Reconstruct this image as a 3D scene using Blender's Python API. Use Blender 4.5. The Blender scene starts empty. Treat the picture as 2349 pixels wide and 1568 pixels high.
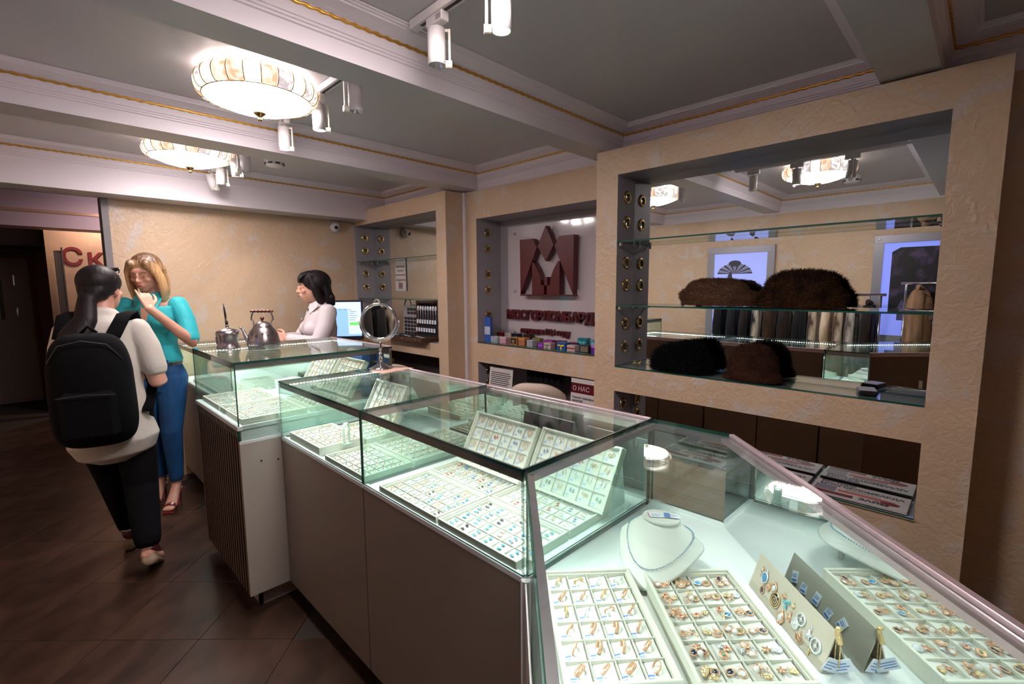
import bpy, bmesh, math, random
from mathutils import Vector, Matrix, Quaternion
random.seed(7)
SC = bpy.context.scene
COL = SC.collection
PI = math.pi
# ------------------------------------------------------------------ camera, world, exposure
cam_d = bpy.data.cameras.new('camera'); cam = bpy.data.objects.new('camera', cam_d); COL.objects.link(cam)
cam_d.sensor_width = 36; cam_d.lens = 36*1090.13/2349; cam_d.clip_start = 0.02; cam_d.clip_end = 60
_y, _p, _r = [math.radians(a) for a in (45.158, 6.538, -0.354)]
_F = Vector((math.sin(_y)*math.cos(_p), math.cos(_y)*math.cos(_p), -math.sin(_p)))
_R0 = Vector((math.cos(_y), -math.sin(_y), 0)); _U0 = _R0.cross(_F)
_R = _R0*math.cos(_r)+_U0*math.sin(_r); _U = -_R0*math.sin(_r)+_U0*math.cos(_r)
_m = Matrix((( _R.x,_U.x,-_F.x,0),(_R.y,_U.y,-_F.y,0),(_R.z,_U.z,-_F.z,1.55),(0,0,0,1)))
cam.matrix_world = _m
SC.camera = cam
w = bpy.data.worlds.new('world'); SC.world = w; w.use_nodes = True
w.node_tree.nodes['Background'].inputs[0].default_value = (0.5, 0.45, 0.6, 1)
w.node_tree.nodes['Background'].inputs[1].default_value = 0.02
SC.view_settings.view_transform = 'Standard'; SC.view_settings.look = 'None'
SC.view_settings.exposure = 0.6; SC.view_settings.gamma = 1.0
SC.view_settings.use_curve_mapping = False
SC.cycles.max_bounces = 12; SC.cycles.transparent_max_bounces = 40
SC.cycles.glossy_bounces = 6; SC.cycles.diffuse_bounces = 4; SC.cycles.transmission_bounces = 4
SC.cycles.sample_clamp_indirect = 4.0
SC.cycles.caustics_reflective = False; SC.cycles.caustics_refractive = False

# light levels (all real lamps of the shop)
BOWL_ES = 33.0    # radiance of the frosted bowls
SPOTW = 5.0
LEDW = 1.8        # W per metre of case led strip

# ------------------------------------------------------------------ materials
MATS = {}
def nodes_of(name):
    m = bpy.data.materials.new(name); m.use_nodes = True
    nt = m.node_tree; b = nt.nodes['Principled BSDF']
    return m, nt, b
def mat(name, col, rough=.5, metal=0., emit=None, es=0., spec=.5, noise=None, bump=None, coat=0, sheen=0, trans=0, alpha=1, sss=0):
    """noise=(scale, colour2, lo, hi, detail, stretch)   bump=(scale, strength, distance)"""
    if name in MATS: return MATS[name]
    m, nt, b = nodes_of(name)
    b.inputs['Base Color'].default_value = (*col, 1); b.inputs['Roughness'].default_value = rough
    b.inputs['Metallic'].default_value = metal; b.inputs['Specular IOR Level'].default_value = spec
    if coat: b.inputs['Coat Weight'].default_value = coat; b.inputs['Coat Roughness'].default_value = .05
    if sheen: b.inputs['Sheen Weight'].default_value = sheen
    if sss: b.inputs['Subsurface Weight'].default_value = sss; b.inputs['Subsurface Radius'].default_value = (.02,.008,.004); b.inputs['Subsurface Scale'].default_value = .3
    if trans: b.inputs['Transmission Weight'].default_value = trans
    if emit: b.inputs['Emission Color'].default_value = (*emit, 1); b.inputs['Emission Strength'].default_value = es
    tc = None
    def coord(sc, stretch=(1,1,1)):
        tcn = nt.nodes.new('ShaderNodeTexCoord'); mp = nt.nodes.new('ShaderNodeMapping')
        mp.inputs['Scale'].default_value = tuple(stretch)
        nt.links.new(tcn.outputs['Object'], mp.inputs[0]); return mp.outputs[0]
    if noise:
        sc, c2, lo, hi, det, st = noise
        n = nt.nodes.new('ShaderNodeTexNoise'); n.inputs['Scale'].default_value = sc; n.inputs['Detail'].default_value = det
        nt.links.new(coord(sc, st), n.inputs['Vector'])
        r = nt.nodes.new('ShaderNodeMapRange'); r.inputs['From Min'].default_value = lo; r.inputs['From Max'].default_value = hi
        nt.links.new(n.outputs['Fac'], r.inputs['Value'])
        mx = nt.nodes.new('ShaderNodeMix'); mx.data_type = 'RGBA'
        mx.inputs['A'].default_value = (*col, 1); mx.inputs['B'].default_value = (*c2, 1)
        nt.links.new(r.outputs[0], mx.inputs['Factor']); nt.links.new(mx.outputs['Result'], b.inputs['Base Color'])
    if bump:
        sc, s, d = bump[:3]; st = bump[3] if len(bump) > 3 else (1,1,1)
        n = nt.nodes.new('ShaderNodeTexNoise'); n.inputs['Scale'].default_value = sc; n.inputs['Detail'].default_value = 4
        nt.links.new(coord(sc, st), n.inputs['Vector'])
        bp = nt.nodes.new('ShaderNodeBump'); bp.inputs['Strength'].default_value = s; bp.inputs['Distance'].default_value = d
        nt.links.new(n.outputs['Fac'], bp.inputs['Height']); nt.links.new(bp.outputs[0], b.inputs['Normal'])
    MATS[name] = m; return m
def mat_plaster():
    m, nt, b = nodes_of('venetian_plaster'); L = nt.links
    tc = nt.nodes.new('ShaderNodeTexCoord')
    def nz(sc, det, dist, off=0):
        mp = nt.nodes.new('ShaderNodeMapping'); mp.inputs['Location'].default_value = (off, off*.7, off*1.3)
        L.new(tc.outputs['Object'], mp.inputs[0])
        n = nt.nodes.new('ShaderNodeTexNoise'); n.inputs['Scale'].default_value = sc; n.inputs['Detail'].default_value = det
        n.inputs['Distortion'].default_value = dist; L.new(mp.outputs[0], n.inputs['Vector']); return n.outputs['Fac']
    def ramp(f, lo, hi):
        r = nt.nodes.new('ShaderNodeMapRange'); r.inputs['From Min'].default_value = lo; r.inputs['From Max'].default_value = hi
        L.new(f, r.inputs['Value']); return r.outputs[0]
    def mix(f, a, c):
        x = nt.nodes.new('ShaderNodeMix'); x.data_type = 'RGBA'; L.new(f, x.inputs['Factor'])
        for k, v in (('A', a), ('B', c)):
            if isinstance(v, tuple): x.inputs[k].default_value = (*v, 1)
            else: L.new(v, x.inputs[k])
        return x.outputs['Result']
    patch = nz(6.5, 6, .9); tone = nz(2.0, 3, .5, 4)
    base = mix(ramp(tone, .35, .65), (.67, .475, .32), (.59, .42, .29))
    c = mix(ramp(patch, .54, .66), base, (.62, .51, .44))
    vein = nz(9, 6, 2.5, 9)
    ab = nt.nodes.new('ShaderNodeMath'); ab.operation = 'SUBTRACT'; ab.inputs[1].default_value = .5; L.new(vein, ab.inputs[0])
    a2 = nt.nodes.new('ShaderNodeMath'); a2.operation = 'ABSOLUTE'; L.new(ab.outputs[0], a2.inputs[0])
    vf = ramp(a2.outputs[0], .012, .0)
    msk = nt.nodes.new('ShaderNodeMath'); msk.operation = 'MULTIPLY'; L.new(vf, msk.inputs[0]); msk.inputs[1].default_value = .16
    c = mix(msk.outputs[0], c, (.30, .19, .10))
    L.new(c, b.inputs['Base Color']); b.inputs['Roughness'].default_value = .38
    add = nt.nodes.new('ShaderNodeMath'); add.operation = 'ADD'; L.new(patch, add.inputs[0])
    L.new(nz(28, 6, 1.0, 2), add.inputs[1])
    bp = nt.nodes.new('ShaderNodeBump'); bp.inputs['Strength'].default_value = .45; bp.inputs['Distance'].default_value = .012
    L.new(add.outputs[0], bp.inputs['Height']); L.new(bp.outputs[0], b.inputs['Normal'])
    MATS['plaster'] = m; return m
def mat_glass(name, tint, refl=1.0):
    m = bpy.data.materials.new(name); m.use_nodes = True; nt = m.node_tree; nt.nodes.clear(); L = nt.links
    out = nt.nodes.new('ShaderNodeOutputMaterial'); mx = nt.nodes.new('ShaderNodeMixShader')
    tr = nt.nodes.new('ShaderNodeBsdfTransparent'); tr.inputs[0].default_value = (*tint, 1)
    gl = nt.nodes.new('ShaderNodeBsdfGlossy'); gl.inputs['Roughness'].default_value = .0; gl.inputs[0].default_value = (.95, 1, .98, 1)
    lw = nt.nodes.new('ShaderNodeLayerWeight'); lw.inputs[0].default_value = .5
    pw = nt.nodes.new('ShaderNodeMath'); pw.operation = 'POWER'; pw.inputs[1].default_value = 5; L.new(lw.outputs['Facing'], pw.inputs[0])
    ma = nt.nodes.new('ShaderNodeMath'); ma.operation = 'MULTIPLY_ADD'; ma.inputs[1].default_value = .93*refl; ma.inputs[2].default_value = .045*refl
    L.new(pw.outputs[0], ma.inputs[0]); L.new(ma.outputs[0], mx.inputs[0]); L.new(tr.outputs[0], mx.inputs[1]); L.new(gl.outputs[0], mx.inputs[2])
    L.new(mx.outputs[0], out.inputs[0]); MATS[name] = m; return m
PLASTER = mat_plaster()
GLASS = mat_glass('clear_glass', (.93, .983, .965))
SHELFGLASS = mat_glass('shelf_glass', (.93, .97, .955))
GEDGE = mat('green_glass_edge', (.004, .085, .065), .12, spec=.7)
GEDGE_L = mat('pale_glass_edge', (.10, .38, .34), .12, spec=.7)
MIRROR = mat('mirror_silver', (.80, .83, .83), .0, 1.)
WHITE = mat('white_paint', (.80, .73, .79), .45)
CEIL = mat('satin_ceiling', (.53, .50, .52), .36)
GOLDROPE = mat('gilded_rope', (.72, .38, .08), .32, .85)
NICHE = mat('grey_niche_paint', (.36, .33, .36), .5)
LAMW = mat('white_laminate', (.78, .80, .80), .35)
LAMB = mat('beige_laminate_dim', (.30, .235, .19), .42)  # counter fronts: the beige laminate, darkened in colour for their dim light
LAMS = mat('beige_laminate_lit', (.46, .40, .345), .42)  # same laminate, lighter in colour for sides lit by the led strips
LAMBK = mat('brown_laminate', (.20, .125, .075), .45)
BLACK = mat('black_plastic', (.012, .012, .014), .4)
MAUVE = mat('mauve_aluminium', (.30, .245, .27), .35, .6)
PINKAL = mat('pink_aluminium', (.62, .47, .50), .3, .5)
TRAY = mat('cream_leatherette', (.66, .65, .56), .55)
PAD = mat('white_foam_pad', (.68, .66, .61), .75)
TAGW = mat('paper_tag', (.80, .83, .92), .6)
TAGB = mat('blue_print', (.10, .22, .55), .5)
ROSE = mat('rose_gold', (.84, .48, .30), .26, .55)
YELL = mat('yellow_gold', (.82, .58, .28), .25, .6)
SILV = mat('silver_metal', (.86, .86, .90), .24, .6)
CHROME = mat('chrome', (.72, .70, .72), .07, 1.)
BRASS = mat('brass_ring', (.78, .53, .20), .18, 1.)
def gem(n, c): return mat(n, c, .10, 0, spec=1., coat=1)
GEMS = [gem('blue_gem', (.03,.28,.60)), gem('clear_gem', (.72,.78,.85)), gem('dark_gem', (.015,.02,.05)), gem('red_gem', (.60,.04,.03)),
        gem('teal_gem', (.08,.45,.55)), gem('coral_gem', (.75,.18,.10)), gem('green_gem', (.02,.25,.10)), gem('violet_gem', (.22,.08,.40)), gem('pearl', (.85,.80,.75))]
LEDM = mat('led_diode', (1,1,1), .5, emit=(.86, 1., .93), es=60)
WPLAST = mat('white_plastic', (.72, .69, .70), .35)
DARKRED = mat('dark_red_acrylic', (.105, .008, .014), .35)

# ------------------------------------------------------------------ mesh builder
class MB:
    def __init__(s): s.v = []; s.f = []; s.mi = []
    def add(s, vs, fs, mi=0):
        o = len(s.v); s.v += [tuple(a) for a in vs]; s.f += [tuple(i+o for i in f) for f in fs]; s.mi += [mi]*len(fs); return s
    def box(s, lo, hi, mi=0, M=None, ch=0.):
        x0,y0,z0 = lo; x1,y1,z1 = hi
        if ch <= 0:
            vs = [(x0,y0,z0),(x1,y0,z0),(x1,y1,z0),(x0,y1,z0),(x0,y0,z1),(x1,y0,z1),(x1,y1,z1),(x0,y1,z1)]
            fs = [(0,3,2,1),(4,5,6,7),(0,1,5,4),(1,2,6,5),(2,3,7,6),(3,0,4,7)]
        else:
            c = ch; P2 = lambda k: [(x0+k,y0+k),(x1-k,y0+k),(x1-k,y1-k),(x0+k,y1-k)]
            def ring(k, z):  # 8 pts
                return [(x0+c+0,y0+k,z),(x1-c,y0+k,z),(x1-k,y0+c,z),(x1-k,y1-c,z),(x1-c,y1-k,z),(x0+c,y1-k,z),(x0+k,y1-c,z),(x0+k,y0+c,z)]
            vs = ring(c, z0)+ring(0, z0+c)+ring(0, z1-c)+ring(c, z1); fs = [tuple(reversed(range(8))), tuple(range(24,32))]
            for r in range(3):
                for i in range(8): j = (i+1)%8; fs.append((r*8+i, r*8+j, (r+1)*8+j, (r+1)*8+i))
        if M is not None: vs = [M @ Vector(a) for a in vs]
        return s.add(vs, fs, mi)
    def prism(s, poly, z0, z1, mi=0, M=None):
        n = len(poly); vs = [(x,y,z0) for x,y in poly]+[(x,y,z1) for x,y in poly]
        fs = [tuple(reversed(range(n))), tuple(range(n,2*n))]+[(i,(i+1)%n,n+(i+1)%n,n+i) for i in range(n)]
        if M is not None: vs = [M @ Vector(a) for a in vs]
        return s.add(vs, fs, mi)
    def lathe(s, prof, seg=24, mi=0, M=None, a0=0, a1=2*PI):
        full = abs(a1-a0-2*PI) < 1e-6; na = seg if full else seg+1; vs = []
        for i in range(na):
            a = a0+(a1-a0)*i/seg; c, si = math.cos(a), math.sin(a); vs += [(r*c, r*si, z) for r, z in prof]
        n = len(prof); fs = []
        for i in range(seg):
            j = (i+1) % na
            for k in range(n-1): fs.append((i*n+k, j*n+k, j*n+k+1, i*n+k+1))
        if M is not None: vs = [M @ Vector(a) for a in vs]
        return s.add(vs, fs, mi)
    def tube(s, pts, r, seg=8, mi=0, closed=False, cap=True, flat=1., M=None, lat=None):
        pts = [Vector(p) for p in pts]; n = len(pts); vs = []; prev = None
        rr = r if isinstance(r, (list, tuple)) else [r]*n
        for i, p in enumerate(pts):
            a = pts[i-1] if (i or closed) else p; b = pts[(i+1) % n] if (i < n-1 or closed) else p
            t = (b-a); t = t.normalized() if t.length > 1e-9 else Vector((0,0,1))
            if lat is not None: u = Vector(lat); u = (u-t*u.dot(t))
            elif prev is None:
                u = Vector((0,0,1)) if abs(t.z) < .9 else Vector((1,0,0)); u = u-t*u.dot(t)
            else: u = prev-t*prev.dot(t)
            u.normalize(); prev = u; v = t.cross(u)
            ri = rr[i]; ra, rb = (ri if isinstance(ri, (list, tuple)) else (ri, ri*flat))
            for k in range(seg):
                th = 2*PI*k/seg; vs.append(p+u*ra*math.cos(th)+v*rb*math.sin(th))
        fs = []
        for i in range(n if closed else n-1):
            j = (i+1) % n
            for k in range(seg): l = (k+1) % seg; fs.append((i*seg+k, i*seg+l, j*seg+l, j*seg+k))
        if cap and not closed: fs += [tuple(reversed(range(seg))), tuple((n-1)*seg+k for k in range(seg))]
        if M is not None: vs = [M @ Vector(a) for a in vs]
        return s.add(vs, fs, mi)
    def ball(s, c, r, seg=12, rings=8, mi=0, M=None):
        r3 = r if isinstance(r, (list, tuple)) else (r, r, r); vs = [(0,0,1)]
        for i in range(1, rings):
            a = PI*i/rings
            for k in range(seg): th = 2*PI*k/seg; vs.append((math.sin(a)*math.cos(th), math.sin(a)*math.sin(th), math.cos(a)))
        vs.append((0,0,-1)); fs = [(0, 1+k, 1+(k+1)%seg) for k in range(seg)]
        for i in range(rings-2):
            for k in range(seg): l = (k+1)%seg; o = 1+i*seg; fs.append((o+k, o+seg+k, o+seg+l, o+l))
        o = 1+(rings-2)*seg; fs += [(o+k, len(vs)-1, o+(k+1)%seg) for k in range(seg)]
        vs = [Vector((a*r3[0], b*r3[1], d*r3[2])) for a, b, d in vs]
        if M is not None: vs = [M @ a for a in vs]
        vs = [a+Vector(c) for a in vs]
        return s.add(vs, fs, mi)
    def mesh(s, name, mats, smooth=False):
        me = bpy.data.meshes.new(name); me.from_pydata(s.v, [], s.f)
        for m in (mats if isinstance(mats, (list, tuple)) else [mats]): me.materials.append(m)
        me.polygons.foreach_set('material_index', s.mi)
        if smooth: me.polygons.foreach_set('use_smooth', [True]*len(s.f))
        me.update(); me.validate(); return me
    def obj(s, name, mats, parent=None, loc=(0,0,0), rot=(0,0,0), smooth=False):
        return link(name, s.mesh(name, mats, smooth), parent, loc, rot)
def link(name, me, parent=None, loc=(0,0,0), rot=(0,0,0)):
    o = bpy.data.objects.new(name, me); COL.objects.link(o); o.location = loc; o.rotation_euler = rot
    if parent: o.parent = parent
    return o
def autosmooth(o, deg=35):
    me = o.data; bm = bmesh.new(); bm.from_mesh(me)
    bmesh.ops.recalc_face_normals(bm, faces=bm.faces)
    for f in bm.faces: f.smooth = True
    for e in bm.edges:
        if len(e.link_faces) == 2 and e.calc_face_angle(0) > math.radians(deg): e.smooth = False
    bm.to_mesh(me); bm.free(); return o
def tag(o, label=None, cat=None, group=None, kind=None):
    if label: o['label'] = label
    if cat: o['category'] = cat
    if group: o['group'] = group
    if kind: o['kind'] = kind
    return o
def thing(name, label, cat, loc=(0,0,0), rot=0, group=None):
    o = bpy.data.objects.new(name, None); COL.objects.link(o); o.location = loc
    o.rotation_euler = rot if isinstance(rot, (tuple, list)) else (0,0,rot); o.empty_display_size = .05
    return tag(o, label, cat, group)
def fixn(o):
    bm = bmesh.new(); bm.from_mesh(o.data); bmesh.ops.recalc_face_normals(bm, faces=bm.faces); bm.to_mesh(o.data); bm.free(); return o
def struct(o): o['kind'] = 'structure'; return o
def Tm(x=0, y=0, z=0): return Matrix.Translation((x,y,z))
def Rm(a, ax): return Matrix.Rotation(a, 4, ax)
def text_mesh(txt, size, depth=0., bold=0., align='LEFT', space=1.):
    cu = bpy.data.curves.new('t', 'FONT'); cu.body = txt; cu.size = size; cu.extrude = depth; cu.offset = bold
    cu.align_x = align; cu.space_character = space; cu.resolution_u = 2
    o = bpy.data.objects.new('t', cu); COL.objects.link(o); bpy.context.view_layer.update()
    dg = bpy.context.evaluated_depsgraph_get(); me = bpy.data.meshes.new_from_object(o.evaluated_get(dg))
    bpy.data.objects.remove(o); bpy.data.curves.remove(cu); return me
def flat_text(name, txt, size, m, parent, M, depth=.0004, bold=0., align='LEFT', sx=1., kind=None):
    me = text_mesh(txt, size, depth, bold, align)
    me.transform(Matrix.Diagonal((sx,1,1,1))); me.materials.clear(); me.materials.append(m)
    o = link(name, me, parent); o.matrix_local = M
    return o
def area(name, loc, rot, sx, sy, power, col, spread=PI):
    l = bpy.data.lights.new(name, 'AREA'); l.shape = 'RECTANGLE'; l.size = sx; l.size_y = sy; l.energy = power; l.color = col; l.spread = spread
    o = bpy.data.objects.new(name, l); COL.objects.link(o); o.location = loc
    if isinstance(rot, Vector): o.rotation_euler = rot.to_track_quat('-Z', 'Y').to_euler()
    else: o.rotation_euler = rot
    return o

# ------------------------------------------------------------------ room shell
XW, XO, YB, YN, ZC, ZB = 2.63, -.58, 4.68, -1.6, 2.50, 2.34
# floor: a slab with diagonal tiles laid on it
fl = struct(MB().box((-3,-1.8,-.1), (3.2,11,-.006)).obj('floor', mat('grout', (.03,.02,.015), .8)))
TILEM = mat('brown_stone_tile', (.060, .031, .021), .30, noise=(4.2, (.030,.015,.010), .35, .62, 6, (1,2.2,1)), bump=(14, .25, .004))
TILEM2 = mat('brown_stone_tile_light', (.066, .034, .023), .30, noise=(5.0, (.034,.017,.011), .38, .66, 6, (1.8,1,1)), bump=(14, .25, .004))
tz = .42
tmb = MB().box((-tz/2+.001,-tz/2+.001,-.006), (tz/2-.001,tz/2-.001,0), ch=.001)
tms = [tmb.mesh('tile', TILEM), tmb.mesh('tile', TILEM2)]
nt_ = 0
for i in range(-2, 20):
    for j in range(-14, 14):
        x = (i*tz-j*tz)*.7071+.1; y = (i*tz+j*tz)*.7071
        if -.58 < x < .95 and -1.2 < y < 9.6:
            o = link('tile', tms[(i*7+j*5) % 2], fl, (x,y,0), (0,0,PI/4+PI/2*((i*3+j) % 4))); nt_ += 1
struct(MB().box((XO-.3,YN-.2,ZC), (XW+.4,YB,ZC+.05)).obj('ceiling', CEIL))
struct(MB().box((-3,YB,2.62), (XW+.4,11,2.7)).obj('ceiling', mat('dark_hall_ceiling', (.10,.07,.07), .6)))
def beam(y0, y1, z0, n, face=True):
    b = MB().box((XO,y0,z0), (XW,y1,ZC))
    b.mi = [0]+[1]*5
    return struct(b.obj('trim_%d' % n, [CEIL, WHITE]))
beam(.18, .36, ZB, 1); beam(1.65, 1.81, ZB, 2); beam(3.00, 3.20, ZB, 3); beam(4.43, YB-.002, 2.225, 4)
# upper fascia bands on the side walls (white) above the plaster
struct(MB().box((XW,YN,2.325), (XW+.1,YB,ZC)).obj('trim_5', WHITE))
struct(MB().box((XO-.1,YN,2.325), (XO,YB,ZC)).obj('trim_6', WHITE))
# cornice around each bay: mitred profile, with a gilded rope
prof = [(0,2.400),(.007,2.402),(.007,2.410),(.012,2.412),(.012,2.420),(.017,2.422),(.018,2.434),(.020,2.452),(.024,2.466),(.040,2.474),(.060,2.480),(.078,2.484),(.080,2.489),(.088,2.490),(.090,2.494),(.098,2.495),(.101,2.499)]
def cornice(x0, x1, y0, y1, n):
    b = MB(); vs = []
    for d, z in prof: vs += [(x0+d,y0+d,z),(x1-d,y0+d,z),(x1-d,y1-d,z),(x0+d,y1-d,z)]
    fs = []
    for i in range(len(prof)-1):
        for k in range(4): l = (k+1) % 4; fs.append((i*4+k, i*4+l, i*4+4+l, i*4+4+k))
    b.add(vs, fs); c = struct(b.obj('trim_%d' % n, WHITE))
    d = .021; z = 2.459; pts = []; cs = [(x0+d,y0+d),(x1-d,y0+d),(x1-d,y1-d),(x0+d,y1-d)]
    for k in range(4):
        a, e = Vector(cs[k]), Vector(cs[(k+1)%4]); m = int((e-a).length/.006)
        pts += [a.lerp(e, i/m) for i in range(m)]
    seg = 8; vs = []; N = len(pts)
    for i, p in enumerate(pts):
        t = (pts[(i+1) % N]-pts[i-1]).normalized(); nrm = Vector((-t.y, t.x))
        for s in range(seg):
            th = 2*PI*s/seg; r = .0062*(1+.30*math.cos(2*th+i*.006*150))
            vs.append((p.x+nrm.x*r*math.cos(th), p.y+nrm.y*r*math.cos(th), z+r*math.sin(th)))
    fs = [(i*seg+s, i*seg+(s+1)%seg, ((i+1)%N)*seg+(s+1)%seg, ((i+1)%N)*seg+s) for i in range(N) for s in range(seg)]
    MB().add(vs, fs).obj('gilded_rope', GOLDROPE, c, smooth=True)
cornice(XO, XW, YN, .18, 7); cornice(XO, XW, .36, 1.65, 8); cornice(XO, XW, 1.81, 3.00, 9); cornice(XO, XW, 3.20, 4.43, 10)
def wall_with_holes(name, x, xd, y0, y1, z0, z1, holes, m=PLASTER):
    """plaster slab lying in x..xd (front face at x) with rectangular holes [(y0,y1,z0,z1)] side by side in one column range"""
    ys = sorted({y0, y1, *[h[0] for h in holes], *[h[1] for h in holes]}); zs = sorted({z0, z1, *[h[2] for h in holes], *[h[3] for h in holes]})
    ys = [a for a in ys if y0 <= a <= y1]; zs = [a for a in zs if z0 <= a <= z1]; b = MB(); ny, nz = len(ys)-1, len(zs)-1
    solid = [[not any(h[0] <= (ys[i]+ys[i+1])/2 <= h[1] and h[2] <= (zs[j]+zs[j+1])/2 <= h[3] for h in holes) for j in range(nz)] for i in range(ny)]
    g = lambda i, j: 0 <= i < ny and 0 <= j < nz and solid[i][j]
    for i in range(ny):
        for j in range(nz):
            if not solid[i][j]: continue
            a, c, e, f = ys[i], ys[i+1], zs[j], zs[j+1]
            b.add([(x,a,e),(x,c,e),(x,c,f),(x,a,f)], [(0,3,2,1)]); b.add([(xd,a,e),(xd,c,e),(xd,c,f),(xd,a,f)], [(0,1,2,3)])
            if not g(i-1,j): b.add([(x,a,e),(xd,a,e),(xd,a,f),(x,a,f)], [(0,1,2,3)], 0 if i == 0 else 1)
            if not g(i+1,j): b.add([(x,c,e),(xd,c,e),(xd,c,f),(x,c,f)], [(0,3,2,1)], 0 if i == ny-1 else 1)
            if not g(i,j-1): b.add([(x,a,e),(xd,a,e),(xd,c,e),(x,c,e)], [(0,3,2,1)], 0 if j == 0 else 1)
            if not g(i,j+1): b.add([(x,a,f),(xd,a,f),(xd,c,f),(x,c,f)], [(0,1,2,3)], 0 if j == nz-1 else 1)
    return b.obj(name, [m, NICHE])
# wall of the niches (right side in the photo)
struct(wall_with_holes('wall_right', XW-.02, XW+.30, YN, YB, 0, 2.325, [(1.60,3.00,1.095,2.107), (1.60,3.00,.20,.93)]))
P3 = struct(wall_with_holes('wall_right_box', 2.414, XW-.02, -.01, 1.685, 0, 2.329, [(.137,1.54,1.078,2.185),(.137,1.54,.62,.932)])); P3.name = 'wall_right'
P1 = struct(wall_with_holes('wall_right_far', 2.414, XW-.02, 3.15, YB-.001, 0, 2.325, [(3.28,YB,1.075,2.187),(3.28,YB,.25,.955)])); P1.name = 'wall_right'
struct(MB().box((2.885,1.55,.0), (2.93,3.05,2.2)).obj('wall_right', NICHE))
# P3 / P1 mirrors (behind niches)
for y0, y1, z0, z1, n in ((.13,1.545,1.07,2.19,1),(.13,1.545,.61,.94,2),(3.275,YB-.003,1.07,2.19,3)):
    o = MB().box((XW-.028,y0,z0),(XW-.021,y1,z1)).obj('niche_mirror', MIRROR)
    tag(o, ['large mirror at the back of the right hand display niche with fur hats','low mirror behind the newspapers in the right hand wall unit','mirror at the back of the far display niche behind the spoon case'][n-1], 'mirror')
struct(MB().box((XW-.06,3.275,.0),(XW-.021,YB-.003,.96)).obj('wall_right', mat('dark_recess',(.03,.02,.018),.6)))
# opposite wall, back wall with opening, wall behind the photographer
struct(MB().box((XO-.1,YN,0),(XO,YB,2.325)).obj('wall_left', PLASTER))
struct(MB().box((XO-.1,YN-.1,0),(XW+.1,YN,2.6)).obj('wall_near', PLASTER))
struct(MB().box((.455,YB,0),(XW+.1,YB+.16,2.6)).obj('wall_back', PLASTER))
struct(MB().box((XO-.2,YB,2.30),(.455,YB+.16,2.6)).obj('wall_back', WHITE))
struct(MB().box((.415,YB-.02,0),(.456,YB+.17,2.24)).obj('trim_11', mat('grey_edge_trim',(.20,.18,.20),.45)))
# cable duct where beam meets wall
cd = struct(MB().box((XW-.04,3.12,.0),(XW-.022,3.148,2.33)).obj('trim_12', WHITE)); 
# hall beyond the opening
HALL = mat('hall_plaster', (.40,.27,.17), .6, noise=(3,(.33,.22,.15),.4,.6,4,(1,1,1)), bump=(20,.3,.006))
struct(MB().box((.17,8.30,0),(XW+.1,8.5,2.62)).obj('wall_hall', HALL))
struct(MB().box((-3,9.5,0),(.3,9.6,2.62)).obj('wall_hall', HALL))
struct(MB().box((XW,YB+.16,0),(XW+.1,8.4,2.62)).obj('wall_hall', HALL))
struct(MB().box((-3.1,YB,0),(-3,9.6,2.62)).obj('wall_hall', HALL))
struct(MB().box((-3,YB-.1,0),(XO-.1,YB,2.62)).obj('wall_hall', HALL))
hb = MB().box((-3,7.45,2.245),(XW,7.8,2.62)); struct(hb.obj('trim_13', mat('hall_fascia',(.62,.50,.56),.5)))
struct(MB().box((-3,7.425,2.40),(XW,7.45,2.43)).obj('trim_14', mat('hall_gilt',(.70,.45,.30),.35,.3)))
struct(MB().box((-3,8.6,2.11),(.17,9.5,2.62)).obj('trim_15', mat('hall_dark',(.04,.03,.035),.6)))
# baseboard-less counter room: hall door with red frame
dr = thing('door_1', None, None, (-.62,9.49,0)); struct(dr)
MB().box((0,-.05,0),(.62,-.01,1.99),ch=.003).obj('door_leaf', mat('pale_metal_door',(.36,.31,.28),.5), dr)
MB().box((.28,-.062,1.12),(.44,-.05,1.75)).box((.31,-.066,1.16),(.35,-.06,1.7),1).obj('service_hatch', [mat('pale_metal_door',(.36,.31,.28),.5), BLACK], dr)
MB().box((.62,-.07,0),(.68,.0,2.05)).box((-.06,-.07,1.99),(.62,.0,2.05)).box((-.06,-.07,0),(0,0,1.99)).obj('door_frame', mat('red_door_frame',(.16,.012,.014),.5), dr)
MB().box((.46,-.075,1.62),(.475,-.06,1.76)).box((.46,-.075,1.2),(.475,-.06,1.32)).obj('door_handle', SILV, dr)
leaf = MB().box((.235,8.06,0),(.30,8.10,2.03),ch=.004).box((.30,8.05,0),(.315,8.11,2.07)).obj('metal_door_leaf', mat('grey_metal',(.16,.14,.13),.4,.6)); tag(leaf, 'narrow grey metal leaf standing against the hall wall near the door', 'door leaf')
lt = thing('wall_lettering', 'dark red letters Ск on the far hall wall', 'lettering', (.30,8.295,1.87))
for ch, x, s in (('С', 0, .30), ('к', .245, .30)):
    flat_text('letter', ch, s, mat('dark_red_letter',(.13,.01,.012),.5), lt, Tm(x,0,0) @ Rm(PI/2,'X'), .008, .006)
# hall lamps and one added wall light, out of sight behind the back wall
MB().lathe([(0,0),(.06,0),(.06,.03),(0,.03)],16).obj('hall_downlight', mat('hall_lamp',(1,1,1),.5,emit=(1,.8,.8),es=8), None, (.95,6.6,2.585)); bpy.data.objects['hall_downlight']['kind']='structure'
area('hall_light', (.95,6.6,2.57), (0,0,0), .1, .1, 9, (1,.74,.66)); area('hall_light', (.75,7.95,2.58), Vector((-.3,.2,-.9)), .1, .1, 9, (1,.74,.62))  # second light has no fixture, added to brighten the lettered wall
area('hall_light', (.85,6.9,2.45), Vector((-.35,.6,-.2)), .2, .1, 1.2, (1,.75,.80))
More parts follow.
